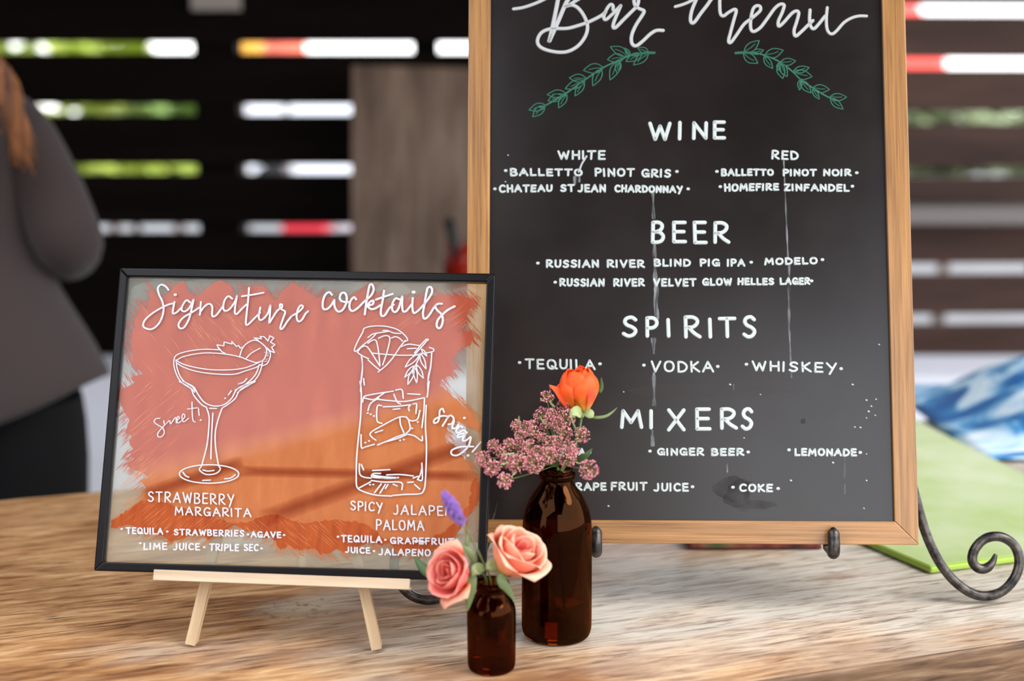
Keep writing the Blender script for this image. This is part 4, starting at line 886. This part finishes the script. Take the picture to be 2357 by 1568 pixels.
blade('sepal', rp, lc(Pp, (1150,1318,1.115),(1156,1340,1.11),(1168,1356,1.11),(1186,1386,1.112)), .0040, m_leaf)
blade('sepal', rp, lc(Pp, (1128,1300,1.13),(1112,1308,1.128),(1100,1303,1.127)), .0030, m_leaf)
blade('leaf', rk, lc(Pk, (1010,1332,1.135),(985,1318,1.14),(967,1300,1.145),(953,1282,1.15)), .0042, m_leafd)

# lavender spike
m_lav = mat('lavender_purple', srgb(128,88,168), .8, .2, sheen=.3)
Pl = at_Y(1062, 1202, 1.06); Pt = at_Y(1022, 1138, 1.045)
lv = thing('lavender_sprig', Pl, 'blurred purple lavender head above the small bottle', 'flower')
bm = bmesh.new(); ax_ = (Pt-Pl); Ln = ax_.length; q_ = ax_.to_track_quat('Z', 'Y').to_matrix()
for k in range(150):
    s = random.random(); a = random.uniform(0, 2*math.pi); rad_ = .0048*math.sin(math.pi*(.14+.8*s))**.6*random.uniform(.6, 1)
    c = q_ @ Vector((math.cos(a)*rad_, math.sin(a)*rad_, s*Ln)); r_ = random.uniform(.0009, .0016)
    bmesh.ops.create_icosphere(bm, subdivisions=1, radius=r_, matrix=Matrix.Translation(c) @ Matrix.Diagonal((1,1,1.8,1)))
obj('florets', bm, m_lav, lv, True, kind='stuff')
b = bmesh.new(); tube(b, catmull([Vector((0,0,0))+ax_*.5, Vector((0,0,0)), at_Y(1085,1240,1.08)-Pl, at_Y(1110,1290,1.11)-Pl, nk-Pl+Vector((0,-.002,0)), Vector((sb0.x, Ys-.004, .03))-Pl], 6), .0007, 6); obj('stem', b, m_leaf, lv, True)

# sprays of tiny pink flowers
m_bead = mat('dusky_pink_floret', srgb(176,104,112), .6, .3); bi = N(m_bead, 'ObjectInfo'); bnz = noisy(m_bead, coords(m_bead, (900,900,900)), 1., 1)
L(m_bead, ramp(m_bead, [(.36, srgb(136,44,74)), (.5, srgb(196,110,120)), (.64, srgb(240,190,180))], bnz).outputs[0], B(m_bead).inputs['Base Color'])
m_ray = mat('floret_stalk', srgb(158,138,92), .6)
fsp = thing('flower_spray', neck, 'loose spray of tiny dusky pink flower clusters beside the orange rose', 'flower')
UM = [(905,380,80),(945,262,22),(850,590,95),(960,570,60),(1120,480,100),(1180,430,60),(1130,620,110),(1020,690,90),(550,710,68),(660,740,90),(750,800,85),(740,700,60),(600,830,70),(880,720,60),(1110,800,90),(1310,820,92),(300,950,85),(470,930,75),(160,1090,90),(260,1200,92),(420,1350,92),(590,920,80),(700,960,85),(560,1150,110),(450,1110,85),(760,1150,115),(640,1060,85),(800,1040,95),(950,920,95),(930,1060,95),(1130,1070,115),(1170,960,85),(1390,1220,112),(1020,900,75),(860,860,65),(380,1020,70),(330,1180,50),(1230,1010,55),(700,560,0),(1040,580,80),(930,640,70),(980,1000,80)]
ctrs = []
ico = [Vector(v) for v in ((0,0,1),(.894,0,.447),(.276,.851,.447),(-.724,.526,.447),(-.724,-.526,.447),(.276,-.851,.447),(.724,.526,-.447),(-.276,.851,-.447),(-.894,0,-.447),(-.276,-.851,-.447),(.724,-.526,-.447),(0,0,-1))]
icf = [(0,1,2),(0,2,3),(0,3,4),(0,4,5),(0,5,1),(1,6,2),(2,7,3),(3,8,4),(4,9,5),(5,10,1),(6,7,2),(7,8,3),(8,9,4),(9,10,5),(10,6,1),(6,11,7),(7,11,8),(8,11,9),(9,11,10),(10,11,6)]
for k, (x, y, r) in enumerate(UM):
    if r == 0: continue
    u, v = 1080+x/5.058, 840+y/5.058; Y = 1.232-.058*max(0, (v-930)/160)+random.uniform(-.008, .008)
    if v > 1060: Y = min(Y, 1.178)
    c = at_Y(u, v, Y); R = r/5.058/FPX*Y*1.08; ctrs.append((c, R))
    out = ((c-neck).normalized()*.8+Vector((0,-.75,.15))).normalized()
    bm = bmesh.new(); nb = max(14, int(96*(r/100)**1.3))
    hub = -out*R*.75
    for q in range(nb):
        for _ in range(20):
            d = Vector((random.gauss(0,1), random.gauss(0,1), random.gauss(0,1))).normalized()
            if d.dot(out) > -.15: break
        e = d*R*random.uniform(.82, 1.05); rb_ = random.uniform(.00045, .00082)*(1.25 if v > 1050 else 1)
        vs = [bm.verts.new(e+w_*rb_) for w_ in ico]
        for f in icf: bm.faces.new([vs[i] for i in f])
        sd = (e-hub).cross(Vector((.3,.5,.8))).normalized()*.00011; s2 = (e-hub).cross(sd).normalized()*.00011
        a3 = [bm.verts.new(hub+sd), bm.verts.new(hub-sd*.5+s2), bm.verts.new(hub-sd*.5-s2)]; b3 = [bm.verts.new(e+sd), bm.verts.new(e-sd*.5+s2), bm.verts.new(e-sd*.5-s2)]
        for i in range(3):
            f = bm.faces.new((a3[i], a3[(i+1) % 3], b3[(i+1) % 3], b3[i])); f.material_index = 1
    obj('flower_cluster', bm, [m_bead, m_ray], fsp, False, loc=c-neck)
    bm = bmesh.new(); h0 = c-neck+hub; j = Vector((h0.x*.45+.0, h0.y*.6, h0.z*.5+.004))
    if k % 3 == 0: j = h0*.55+Vector((0,0,.006))
    tube(bm, catmull([Vector((random.uniform(-.004,.004), random.uniform(-.004,.004), -.015)), Vector((0,0,.004)), j, h0], 5), .00045, 6); obj('stem', bm, m_stem, fsp, True)
for (a, c_) in (((370,1040),(520,1030)),((360,1160),(440,1140)),((1170,560),(1240,760)),((930,420),(990,490)),((580,600),(575,700)),((1240,1130),(1290,1150)),((500,1290),(550,1240)),((820,600),(880,690))):
    p = at_Y(1080+a[0]/5.058, 840+a[1]/5.058, 1.165)-neck; q = at_Y(1080+c_[0]/5.058, 840+c_[1]/5.058, 1.175)-neck
    bm = bmesh.new(); tube(bm, [p, (p+q)/2+Vector((0,0,-.0004)), q], [.0003,.0006,.0008], 6); obj('stem', bm, m_sepal, fsp, True)

# ------------------------------------------------------------------ green board, blue cloth, back table
m_glass_g = mat('lime_green_board', srgb(176,206,120), .16, .6); gn_ = noisy(m_glass_g, coords(m_glass_g, (9,9,9)), 1., 3)
L(m_glass_g, ramp(m_glass_g, [(.35, srgb(164,184,112)), (.65, srgb(190,200,156))], gn_).outputs[0], B(m_glass_g).inputs['Base Color'])
m_glass_e = mat('lime_green_edge', srgb(146,174,66), .25, .5)
gt = .0085
q1 = at_z(2143, 1305, gt); q0 = at_z(1990, 1240, gt); qd = (q0-q1).normalized(); q0 = q1+qd*.66
q3 = at_z(2357, 1110, gt); q4 = at_z(2110, 968, gt)
q2 = at_z(2357, 1278, gt); dd = (q2-q1).normalized(); q2 = q1+dd*.285
far = q4+(q4-q3).normalized()*.04
gb = thing('green_board', (q1.x, q1.y, 0), 'glossy lime green board lying flat at the right behind chalkboard', 'board')
b = bmesh.new(); P_ = [q1, q2, far, q0]; prism(b, [(p.x-q1.x, p.y-q1.y) for p in P_], .001, gt-.0006); obj('rim', b, m_glass_e, gb, bevel=.002)
cc = sum(P_, Vector())/4; b = bmesh.new(); prism(b, [((p.x-cc.x)*.987+cc.x-q1.x, (p.y-cc.y)*.987+cc.y-q1.y) for p in P_], gt-.0005, gt); obj('board_top', b, m_glass_g, gb)

m_white = mat('white_cloth', srgb(236,236,244), .8)
m_blue = mat('blue_white_cloth', srgb(120,160,200), .75); v_ = coords(m_blue, (5.5,9,9), rot=(.3,.2,.7)); nb_ = noisy(m_blue, v_, 1.2, 4, .55, 1.2)
L(m_blue, ramp(m_blue, [(.38, srgb(20,88,150)), (.47, srgb(70,140,190)), (.55, srgb(176,206,226)), (.68, srgb(226,234,240))], nb_).outputs[0], B(m_blue).inputs['Base Color'])
def cloth(name, x0, x1, y0, y1, z0, zt, m, label, cat, amp=.012, seed=0):
    rt = bmesh.new(); nx, ny = 40, 24; rows = []
    zt_ = zt-.0
    prof = [(y0-.012, z0), (y0-.010, z0+(zt-z0)*.33), (y0-.006, z0+(zt-z0)*.66), (y0, zt)] + [(y0+(y1-y0)*k/ny, zt) for k in range(1, ny+1)] + [(y1+.008, zt-.1)]
    for y, z in prof:
        row = []
        for i in range(nx+1):
            x = x0+(x1-x0)*i/nx; d = noise.noise(Vector((x*6+seed, y*5, z*2)))*amp
            drape = math.sin(x*34+seed)*.008*(1-(z-z0)/max(1e-6, zt-z0)) if z < zt else 0
            row.append(rt.verts.new((x, y+drape, z+(d if z >= zt else 0))))
        rows.append(row)
    for j in range(len(rows)-1):
        for i in range(nx): rt.faces.new((rows[j][i], rows[j][i+1], rows[j+1][i+1], rows[j+1][i]))
    o = obj(name, rt, m, None, True); s = o.modifiers.new('thick', 'SOLIDIFY'); s.thickness = .002
    return tag(o, label, cat)
BTY = 3.2; BTZ = at_Y(240, 868, BTY).z
bt = thing('back_table', (0, BTY, FLZ), 'long narrow white topped table standing behind the bar', 'table')
m_btop = mat('white_laminate', srgb(205,205,208), .5)
obj('table_top', bxm(-1.08, 2.9, .02, .27, BTZ-FLZ-.04, BTZ-FLZ-.006), m_btop, bt)
for x in (-1.0, 2.8):
    for y in (.04, .21): obj('leg', bxm(x, x+.04, y, y+.04, 0, BTZ-FLZ-.04), m_rail, bt)
cloth('white_tablecloth', -1.10, 2.95, BTY, BTY+.29, FLZ+.15, BTZ, m_white, 'plain white cloth draped over the back table', 'tablecloth', .0)
# blue and white patterned cloth: loose heap on the far edge of the bar, right of the green board
bx0 = at_z(2060, 1105, 0)
def heap():
    bm = bmesh.new(); nx, ny = 46, 30; x0, x1, y0, y1 = .50, 1.55, 1.80, 2.30
    rows = []
    for j in range(ny+1):
        row = []
        for i in range(nx+1):
            a, c = i/nx, j/ny; e = min(1, min(a, 1-a)*5)*min(1, min(c*5.0, (1-c)*4)); e = e*e*(3-2*e)
            x = x0+(x1-x0)*a; y = y0+(y1-y0)*c
            h = .004+e*(.088+.035*noise.noise(Vector((x*5, y*6, 1)))+.010*noise.noise(Vector((x*22, y*22, 3))))
            row.append(bm.verts.new((x, y, max(.003, h))))
        rows.append(row)
    for j in range(ny):
        for i in range(nx): bm.faces.new((rows[j][i], rows[j][i+1], rows[j+1][i+1], rows[j+1][i]))
    return bm
hp = bmesh.new()
o = obj('blue_cloth', heap(), m_blue, None, True); s = o.modifiers.new('thick', 'SOLIDIFY'); s.thickness = .003; s.offset = 1
o.matrix_world = Matrix.Translation(Vector((.12, .03, .0)))
tag(o, 'blue and white patterned cloth heaped behind the green board', 'cloth')

# dark patterned cloth glimpsed below the chalkboard
m_dk = mat('maroon_patterned_cloth', srgb(70,30,28), .8); nd = noisy(m_dk, coords(m_dk, (22,10,10)), 1., 3)
L(m_dk, ramp(m_dk, [(.42, srgb(52,30,32)), (.5, srgb(92,34,30)), (.6, srgb(120,62,44)), (.68, srgb(62,84,50))], nd).outputs[0], B(m_dk).inputs['Base Color'])
pa = at_z(1585, 1270, 0); pb = at_z(1895, 1273, 0)
bm = bmesh.new(); rows = []
for j in range(9):
    row = []
    for i in range(25):
        x = pa.x+(pb.x-pa.x)*i/24; y = pa.y+.004+.008*j; z = .003+.020*math.sin(math.pi*j/8)**.6*(.8+.25*math.sin(i*1.3))
        row.append(bm.verts.new((x, y, z)))
    rows.append(row)
for j in range(8):
    for i in range(24): bm.faces.new((rows[j][i], rows[j][i+1], rows[j+1][i+1], rows[j+1][i]))
o = obj('folded_cloth', bm, m_dk, None, True); s = o.modifiers.new('thick', 'SOLIDIFY'); s.thickness = .003; s.offset = -1
tag(o, 'dark red patterned cloth rolled on the bar under the chalkboard', 'cloth')

# pitcher of red punch with a black ladle on the back table
m_clear = pane_mat('clear_plastic', (.97,.97,.97)); m_punch = mat('red_punch', srgb(196,44,18), .25, .5)
PYC = 3.34; pc = at_Y(1085, 700, PYC); pr = thing('drink_pitcher', (pc.x, PYC, BTZ+.003), 'clear pitcher of red drink on the back table, left of chalkboard', 'pitcher')
hh = at_Y(1085, 548, PYC).z-BTZ
prof = [(.042,.0),(.050,.004),(.058,hh*.3),(.066,hh*.6),(.066,hh*.8),(.058,hh*.93),(.054,hh)]
b = bmesh.new(); lathe(b, prof, 32, True, False); o = obj('jug', b, m_clear, pr, True)
b = bmesh.new(); lathe(b, [(r-.004, z+.003) for r, z in prof[:-1]], 32); obj('red_drink', b, m_punch, pr, True)
b = bmesh.new(); tube(b, catmull([(.062,0,hh*.88),(.102,0,hh*.85),(.108,0,hh*.55),(.060,0,hh*.35)], 6), .006, 8); obj('handle', b, m_clear, pr, True)
m_bk = mat('black_plastic', srgb(24,22,22), .4)
ld = thing('ladle', (pc.x, PYC, BTZ+.05), 'black ladle leaning out of the red drink pitcher', 'ladle')
tpL = at_Y(1032, 505, 3.28)-Vector(ld.location); b = bmesh.new(); tube(b, [Vector((.012,0,.0)), tpL*.6+Vector((.004,0,.02)), tpL], [.008,.011,.013], 10); obj('shaft', b, m_bk, ld, True)
b = bmesh.new(); lathe(b, [(.004,-.016),(.014,-.012),(.020,0),(.018,.0),(.012,-.010),(.003,-.013)], 20); obj('bowl', b, m_bk, ld, True, loc=(.014,0,.0))

# ------------------------------------------------------------------ weathered planks behind
m_plk = wood('grey_weathered_plank', srgb(76,60,50), srgb(124,102,86), srgb(160,138,120), 2, 3.0, 20, .8, .4)
PY = 3.72; px0 = at_Y(786, 300, PY).x; pz1 = at_Y(900, 150, PY).z
pw = at_Y(940, 300, PY).x-px0
pn_ = thing('plank_panel', (px0, PY, FLZ), 'tall panel of weathered grey brown planks left of chalkboard', 'panel')
for k in range(3): obj('plank', bxm(k*(pw+.0006), k*(pw+.0006)+pw, -.014+.005*(k % 2), .012, 0, pz1-FLZ), m_plk, pn_, bevel=.003)
for z in (.3, .9): obj('batten', bxm(.01, 3*pw, .0125, .04, z, z+.07), m_plk, pn_)
pn_.rotation_euler = (0, math.radians(1.2), 0)

# pale notice at the top of the post
ps = at_Y(440, 24, WY-.03); pe = at_Y(555, 24, WY-.03)
sg = thing('notice', (ps.x, WY-.03, ps.z), 'small pale notice cut off at the top edge of the photo', 'sign')
obj('plate', bxm(0, pe.x-ps.x, -.004, .004, 0, .11), mat('pale_notice', srgb(170,160,152), .6), sg, bevel=.002)
obj('mount', bxm(.03, .06, .004, .018, .02, .10), m_rail, sg)
b = bmesh.new()
for k in range(5): box(b, .018+k*.022, .028+k*.022, -.0048, -.0041, .045, .085)
obj('lettering', b, m_bk, sg, label='dark illegible lettering')

# ------------------------------------------------------------------ person at the left, back turned
m_jack = mat('charcoal_jacket', srgb(66,57,55), .9, .15, sheen=.1); nj = noisy(m_jack, coords(m_jack, (300,300,300)), 1., 2); bump(m_jack, nj, .3, .001)
m_trou = mat('black_trousers', srgb(16,14,15), .9, .2); m_skin = mat('skin', srgb(205,150,125), .55); m_hair = mat('brown_hair', srgb(122,72,34), .5)
hn = noisy(m_hair, coords(m_hair, (120,120,5)), 1., 3); L(m_hair, ramp(m_hair, [(.35, srgb(70,38,20)), (.65, srgb(150,92,44))], hn).outputs[0], B(m_hair).inputs['Base Color'])
PX, PYp = at_Y(-150, 500, 2.3).x, 2.30
per = thing('person', (PX, PYp, FLZ), 'person with long brown hair in a charcoal jacket, back turned', 'person')
def skin_body():
    J = {'pel': (0,0,.86,.115), 'wai': (0,0,1.02,.10), 'che': (0,.0,1.20,.12), 'nec0': (0,.01,1.37,.055), 'nec': (0,0,1.44,.045), 'hd0': (0,-.005,1.52,.075), 'hd1': (0,-.01,1.60,.083), 'hd2': (0,-.01,1.66,.06)}
    E_ = [('pel','wai'),('wai','che'),('che','nec0'),('nec0','nec'),('nec','hd0'),('hd0','hd1'),('hd1','hd2')]
    for s, n_ in ((1,'r'),(-1,'l')):
        J.update({n_+'sh': (.155*s,.0,1.34,.045), n_+'el': (.212*s,-.01,1.16,.034), n_+'wr': (.13*s,.17,1.10,.026), n_+'ha': (.105*s,.24,1.085,.022),
                  n_+'hip': (.09*s,0,.82,.085), n_+'kn': (.10*s,.015,.47,.055), n_+'an': (.10*s,-.01,.09,.04), n_+'to': (.11*s,.13,.035,.035)})
        E_ += [('che',n_+'sh'),(n_+'sh',n_+'el'),(n_+'el',n_+'wr'),(n_+'wr',n_+'ha'),('pel',n_+'hip'),(n_+'hip',n_+'kn'),(n_+'kn',n_+'an'),(n_+'an',n_+'to')]
        for f in range(5):
            a = (f-2)*.014 if f < 4 else 0; l = (.035,.042,.045,.038,.03)[f]
            b0 = (.105*s+a*.9, .262, 1.082-.004*abs(f-1)); b1 = (b0[0], b0[1]+l*.9, b0[2]-.018)
            if f == 4: b0 = (.105*s-.026*s, .235, 1.095); b1 = (b0[0]-.018*s, .262, 1.095)
            J[n_+'f%d' % f] = (*b0, .009); J[n_+'g%d' % f] = (*b1, .007); E_ += [(n_+'ha', n_+'f%d' % f), (n_+'f%d' % f, n_+'g%d' % f)]
    keys = list(J); me = bpy.data.meshes.new('body'); me.from_pydata([J[k][:3] for k in keys], [(keys.index(a), keys.index(c)) for a, c in E_], [])
    o = bpy.data.objects.new('body', me); COL.objects.link(o); o.parent = per; me.materials.append(m_skin)
    md = o.modifiers.new('skin', 'SKIN'); md.use_smooth_shade = True
    for i, k in enumerate(keys):
        me.skin_vertices[0].data[i].radius = (J[k][3],)*2
        me.skin_vertices[0].data[i].use_root = k == 'pel'
    sb2 = o.modifiers.new('sub', 'SUBSURF'); sb2.levels = 1; sb2.render_levels = 2
    return o
skin_body()
def loft(name, rings, m, parent, seg=28, fold=0., label=None, tilt=0.):
    bm = bmesh.new(); R_ = []
    for k, (cx_, cy_, z, rx, ry) in enumerate(rings):
        R_.append([bm.verts.new((cx_+rx*math.cos(2*math.pi*i/seg)*(1+fold*math.sin(5*2*math.pi*i/seg)*k/len(rings)), cy_+ry*math.sin(2*math.pi*i/seg), z+(tilt*math.cos(2*math.pi*i/seg)*rx if k > len(rings)-4 else 0)*((k-len(rings)+4)/3))) for i in range(seg)])
    for k in range(len(R_)-1):
        for i in range(seg): bm.faces.new((R_[k][i], R_[k][(i+1) % seg], R_[k+1][(i+1) % seg], R_[k+1][i]))
    o = obj(name, bm, m, parent, True, label=label); s = o.modifiers.new('thick', 'SOLIDIFY'); s.thickness = .006; s2 = o.modifiers.new('sub', 'SUBSURF'); s2.levels = 1; s2.render_levels = 1
    return o
# jacket outline follows the photograph: narrow shoulders, flaring hem that dips to the left
loft('jacket', [(0,0,1.425,.058,.055),(0,0,1.40,.11,.08),(0,0,1.375,.15,.10),(0,0,1.33,.165,.125),(0,0,1.22,.165,.14),(0,0,1.10,.17,.145),(0,0,1.00,.215,.155),(0,0,.92,.242,.165),(0,0,.822,.268,.17)], m_jack, per, fold=.03, tilt=.38, label='charcoal hip length jacket')
for s in (1, -1):
    bm = bmesh.new()
    tube(bm, catmull([(.115*s,0,1.36),(.150*s,-.005,1.32),(.185*s,-.01,1.24),(.213*s,-.015,1.165),(.195*s,.06,1.125),(.14*s,.16,1.105)], 5), [.040+.016*math.sin(min(1, k/12)*1.57) if k < 17 else .056-(k-17)*.0025 for k in range(26)], 18)
    obj('sleeve', bm, m_jack, per, True)
    loft('trouser_leg', [(.105*s,0,.90,.115,.12),(.115*s,0,.80,.115,.12),(.12*s,0,.60,.095,.095),(.115*s,.01,.45,.075,.08),(.10*s,0,.25,.06,.065),(.10*s,0,.08,.055,.06)], m_trou, per)
    bm = bmesh.new(); bmesh.ops.create_uvsphere(bm, u_segments=16, v_segments=10, radius=1, matrix=Matrix.Translation((.105*s,.05,.045)) @ Matrix.Diagonal((.05,.13,.045,1))); obj('shoe', bm, m_trou, per, True)
loft('waistband', [(0,0,.96,.17,.12),(0,0,.88,.20,.13),(0,0,.80,.21,.14)], m_trou, per)
bm = bmesh.new(); bmesh.ops.create_uvsphere(bm, u_segments=24, v_segments=16, radius=1, matrix=Matrix.Translation((0,-.02,1.60)) @ Matrix.Diagonal((.096,.105,.115,1)))
for k in range(150):
    a = random.uniform(math.pi*1.0, math.pi*2.0); x = .092*math.cos(a); y = -.02+.10*math.sin(a)
    lng = random.uniform(.28, .40) if x > .02 else random.uniform(.22, .34)
    ex = x*1.05+random.uniform(-.02,.02)+(.035 if x > .03 else 0); ey = -.10-.06*random.random()
    tube(bm, catmull([(x*.6, y*.6, 1.69), (x, y, 1.60), (x*1.02, min(y, -.05)-.04, 1.47), (ex, ey-.03, 1.36), (ex+random.uniform(.0,.04), ey-.03, 1.66-lng)], 4), [.009,.009,.0085,.008,.008,.008,.008,.008,.0075,.007,.0065,.006,.0055,.005,.004,.003,.0015][:17], 5)
for k in range(46):
    j = lambda a: random.uniform(-a, a)
    q = random.random()
    tube(bm, catmull([(.05,-.08,1.62), (.085+j(.012),-.10,1.53), (.135+j(.014),-.125,1.455+j(.012)), (.172+j(.018),-.14,1.40+j(.012)), (.192+j(.018),-.145,1.345+j(.02)), (.200+j(.022),-.145,1.30+j(.03)-.02*q)], 4), [.006]*8+[.0055,.005,.0045,.004,.0035,.003,.0025,.002,.0018,.0015,.0012,.001,.0008], 5)
obj('hair', bm, m_hair, per, True, label='long wavy brown hair')
# face (turned away from the camera)
m_eye = mat('eye', (.85,.85,.82), .2)
for s in (1, -1):
    bm = bmesh.new(); bmesh.ops.create_uvsphere(bm, u_segments=12, v_segments=8, radius=.012, matrix=Matrix.Translation((.032*s,.072,1.595))); obj('eye', bm, m_eye, per, True)
    bm = bmesh.new(); bmesh.ops.create_uvsphere(bm, u_segments=12, v_segments=8, radius=1, matrix=Matrix.Translation((.084*s,-.0,1.59)) @ Matrix.Diagonal((.008,.018,.03,1))); obj('ear', bm, m_skin, per, True)
bm = bmesh.new(); tube(bm, [(0,.078,1.60),(0,.092,1.575),(0,.096,1.562)], [.006,.009,.010], 8); obj('nose', bm, m_skin, per, True)
bm = bmesh.new(); tube(bm, [(-.022,.066,1.532),(0,.076,1.53),(.022,.066,1.532)], [.002,.006,.002], 8); obj('mouth', bm, mat('lips', srgb(180,90,85), .5), per, True)

# ------------------------------------------------------------------ outdoors seen through the gaps
m_fol = [mat('yellow_green_leaves', srgb(150,165,60), .7), mat('mid_green_leaves', srgb(104,130,58), .7), mat('dull_green_leaves', srgb(120,130,92), .7)]
m_bark = mat('bark', srgb(80,60,45), .9)
def shrub(u, v0, v1, Y, w, mi, label, n=420, gx=0):
    a = at_Y(u, v0, Y); zt = a.z; zb = at_Y(u, v1, Y).z
    rt = thing('shrub', (a.x, Y, FLZ), label, 'shrub', None); bm = bmesh.new()
    hz_ = (zt-zb)/2; cz = (zt+zb)/2-FLZ
    for _ in range(n):
        d = Vector((random.gauss(0,1), random.gauss(0,1), random.gauss(0,1))).normalized()*random.uniform(.55, 1)
        c = Vector((d.x*w, d.y*w*.7, cz+d.z*hz_)); s = random.uniform(.05, .11)
        q = Matrix.Rotation(random.uniform(0,6.28), 3, 'Z') @ Matrix.Rotation(random.uniform(-1.2,1.2), 3, 'X')
        vs = [bm.verts.new(c+q @ Vector(p)*s) for p in ((-1,0,0),(-.2,-.5,.1),(1,0,0),(-.2,.5,.1))]; bm.faces.new(vs)
    obj('foliage', bm, m_fol[mi], rt, kind='stuff')
    bm = bmesh.new(); tube(bm, [(0,0,0),(.03,0,cz*.5),(0,0,cz)], [.04,.03,.015], 7); obj('trunk', bm, m_bark, rt, True)
shrub(60, 60, 330, 8.5, .62, 0, 'yellow green shrub beyond the slats, furthest left')
shrub(235, 60, 290, 9.5, .42, 0, 'green shrub beyond the slats, second from left')
shrub(300, 340, 470, 8.0, .46, 0, 'low lime green shrub beyond the third slat gap', 500)
shrub(400, 350, 440, 10.0, .35, 1, 'low darker shrub beyond the third gap, beside post')
shrub(395, 215, 300, 12., .5, 1, 'small shrub beyond the second gap, left of post')
shrub(2180, 235, 420, 8.0, .42, 2, 'dull green shrub beyond the brown slats at right', 900)
shrub(2400, 240, 420, 10.5, .62, 2, 'dull green shrub beyond the brown slats, outer right', 700)
def canopy(u0, u1, v0, v1, Y, m, label):
    c = at_Y((u0+u1)/2, (v0+v1)/2, Y); w = (at_Y(u1, v0, Y).x-at_Y(u0, v0, Y).x)/2; zt = at_Y(u0, v0, Y).z-FLZ; zb = at_Y(u0, v1, Y).z-FLZ
    rt = thing('patio_umbrella', (c.x, Y, FLZ), label, 'umbrella')
    bm = bmesh.new(); lathe(bm, [(w, zb),(w*.98, zb+.14),(w*.5, (zb+zt)/2+.06),(.02, zt)], 8, False, True); o = obj('canopy', bm, m, rt)
    s = o.modifiers.new('t', 'SOLIDIFY'); s.thickness = .01
    bm = bmesh.new(); tube(bm, [(0,0,0),(0,0,zt)], .025, 10); obj('pole', bm, m_rail, rt, True)
    bm = bmesh.new(); lathe(bm, [(.22,0),(.22,.06),(.05,.10)], 16); obj('base', bm, m_rail, rt)
canopy(500, 612, 20, 150, 10.5, mat('ochre_canvas', srgb(214,160,60), .8), 'ochre patio umbrella beyond the first slat gap')
canopy(604, 706, 10, 150, 10.0, mat('salmon_canvas', srgb(235,112,88), .8), 'salmon patio umbrella beside the ochre one')
canopy(1840, 2190, -170, 172, 12.5, mat('coral_red_canvas', srgb(240,84,74), .8), 'coral red patio umbrella beyond the brown slats')
# parked van and low boxes
m_van = mat('white_van_paint', srgb(228,230,236), .3); m_win = mat('dark_window', srgb(40,44,52), .1); m_tire = mat('rubber', srgb(25,25,25), .8)
def van(u, Y, label):
    c = at_Y(u, 300, Y); rt = thing('van', (c.x, Y, FLZ), label, 'van')
    b = bmesh.new(); prism(b, [(-1.9,.35),(1.7,.35),(1.8,.9),(1.3,1.0),(.9,1.5),(-1.85,1.55)], -.8, .8); M_ = Matrix.Rotation(math.pi/2, 4, 'X'); o = obj('body', b, m_van, rt, bevel=.05); o.matrix_local = M_
    for x in (-1.2, 1.1):
        for y in (-.82, .72):
            b = bmesh.new(); lathe(b, [(.10,0),(.30,0),(.32,.05),(.30,.1),(.10,.1)], 24); o = obj('wheel', b, m_tire, rt); o.matrix_local = Matrix.Translation((x, y+.1, .32)) @ Matrix.Rotation(math.pi/2, 4, 'X')
    obj('window', bxm(.35, .85, -.815, -.802, 1.02, 1.38), m_win, rt)
van(860, 19, 'white van parked beyond the slats, behind the umbrellas')
m_red = mat('red_plastic', srgb(214,50,64), .4)
def cooler(u0, u1, vt, Y, m, label):
    a = at_Y(u0, vt, Y); b_ = at_Y(u1, vt, Y); rt = thing('storage_box', (a.x, Y, FLZ), label, 'box'); h = a.z-FLZ
    obj('box', bxm(0, b_.x-a.x, 0, .5, 0, h*.86), m, rt, bevel=.02); obj('lid', bxm(-.02, b_.x-a.x+.02, -.02, .52, h*.86, h), m, rt, bevel=.02)
cooler(655, 742, 507, 9.0, m_red, 'red storage box standing beyond the lowest slat gap'); cooler(790, 880, 495, 9.2, m_van, 'white storage box right of the red one')
# house added out of view, shaped to give the sign and chalkboard their reflections
m_wallx = mat('brown_building', srgb(120,92,70), .9)
hs = thing('reflected_house', (-2.6, -7.0, FLZ), 'tall brown house added out of view, shaped for reflections in the signs', 'house')
b = bmesh.new(); prism(b, [(-3.4,0),(2.6,0),(2.6,5.50),(-3.4,3.70)], -1.0, 1.0); o = obj('wall', b, m_wallx, hs); o.matrix_local = Matrix.Rotation(math.pi/2, 4, 'X')
b = bmesh.new(); prism(b, [(-3.7,3.61),(2.9,5.59),(2.9,5.73),(-3.7,3.75)], -1.2, 1.15); o = obj('roof', b, m_slat_d, hs); o.matrix_local = Matrix.Rotation(math.pi/2, 4, 'X')
m_brace = mat('reflection_bar_red', srgb(92,34,22), .8)
obj('timber', bxm(-1.6, 2.6, 1.0, 1.08, 3.92, 4.06), m_brace, hs)  # bars added so that the sign's pane reflects dark bands
b = bmesh.new(); prism(b, [(-2.6,3.2),(2.3,4.55),(2.3,4.68),(-2.6,3.33)], -1.08, -1.001); o = obj('timber', b, m_brace, hs); o.matrix_local = Matrix.Rotation(math.pi/2, 4, 'X')
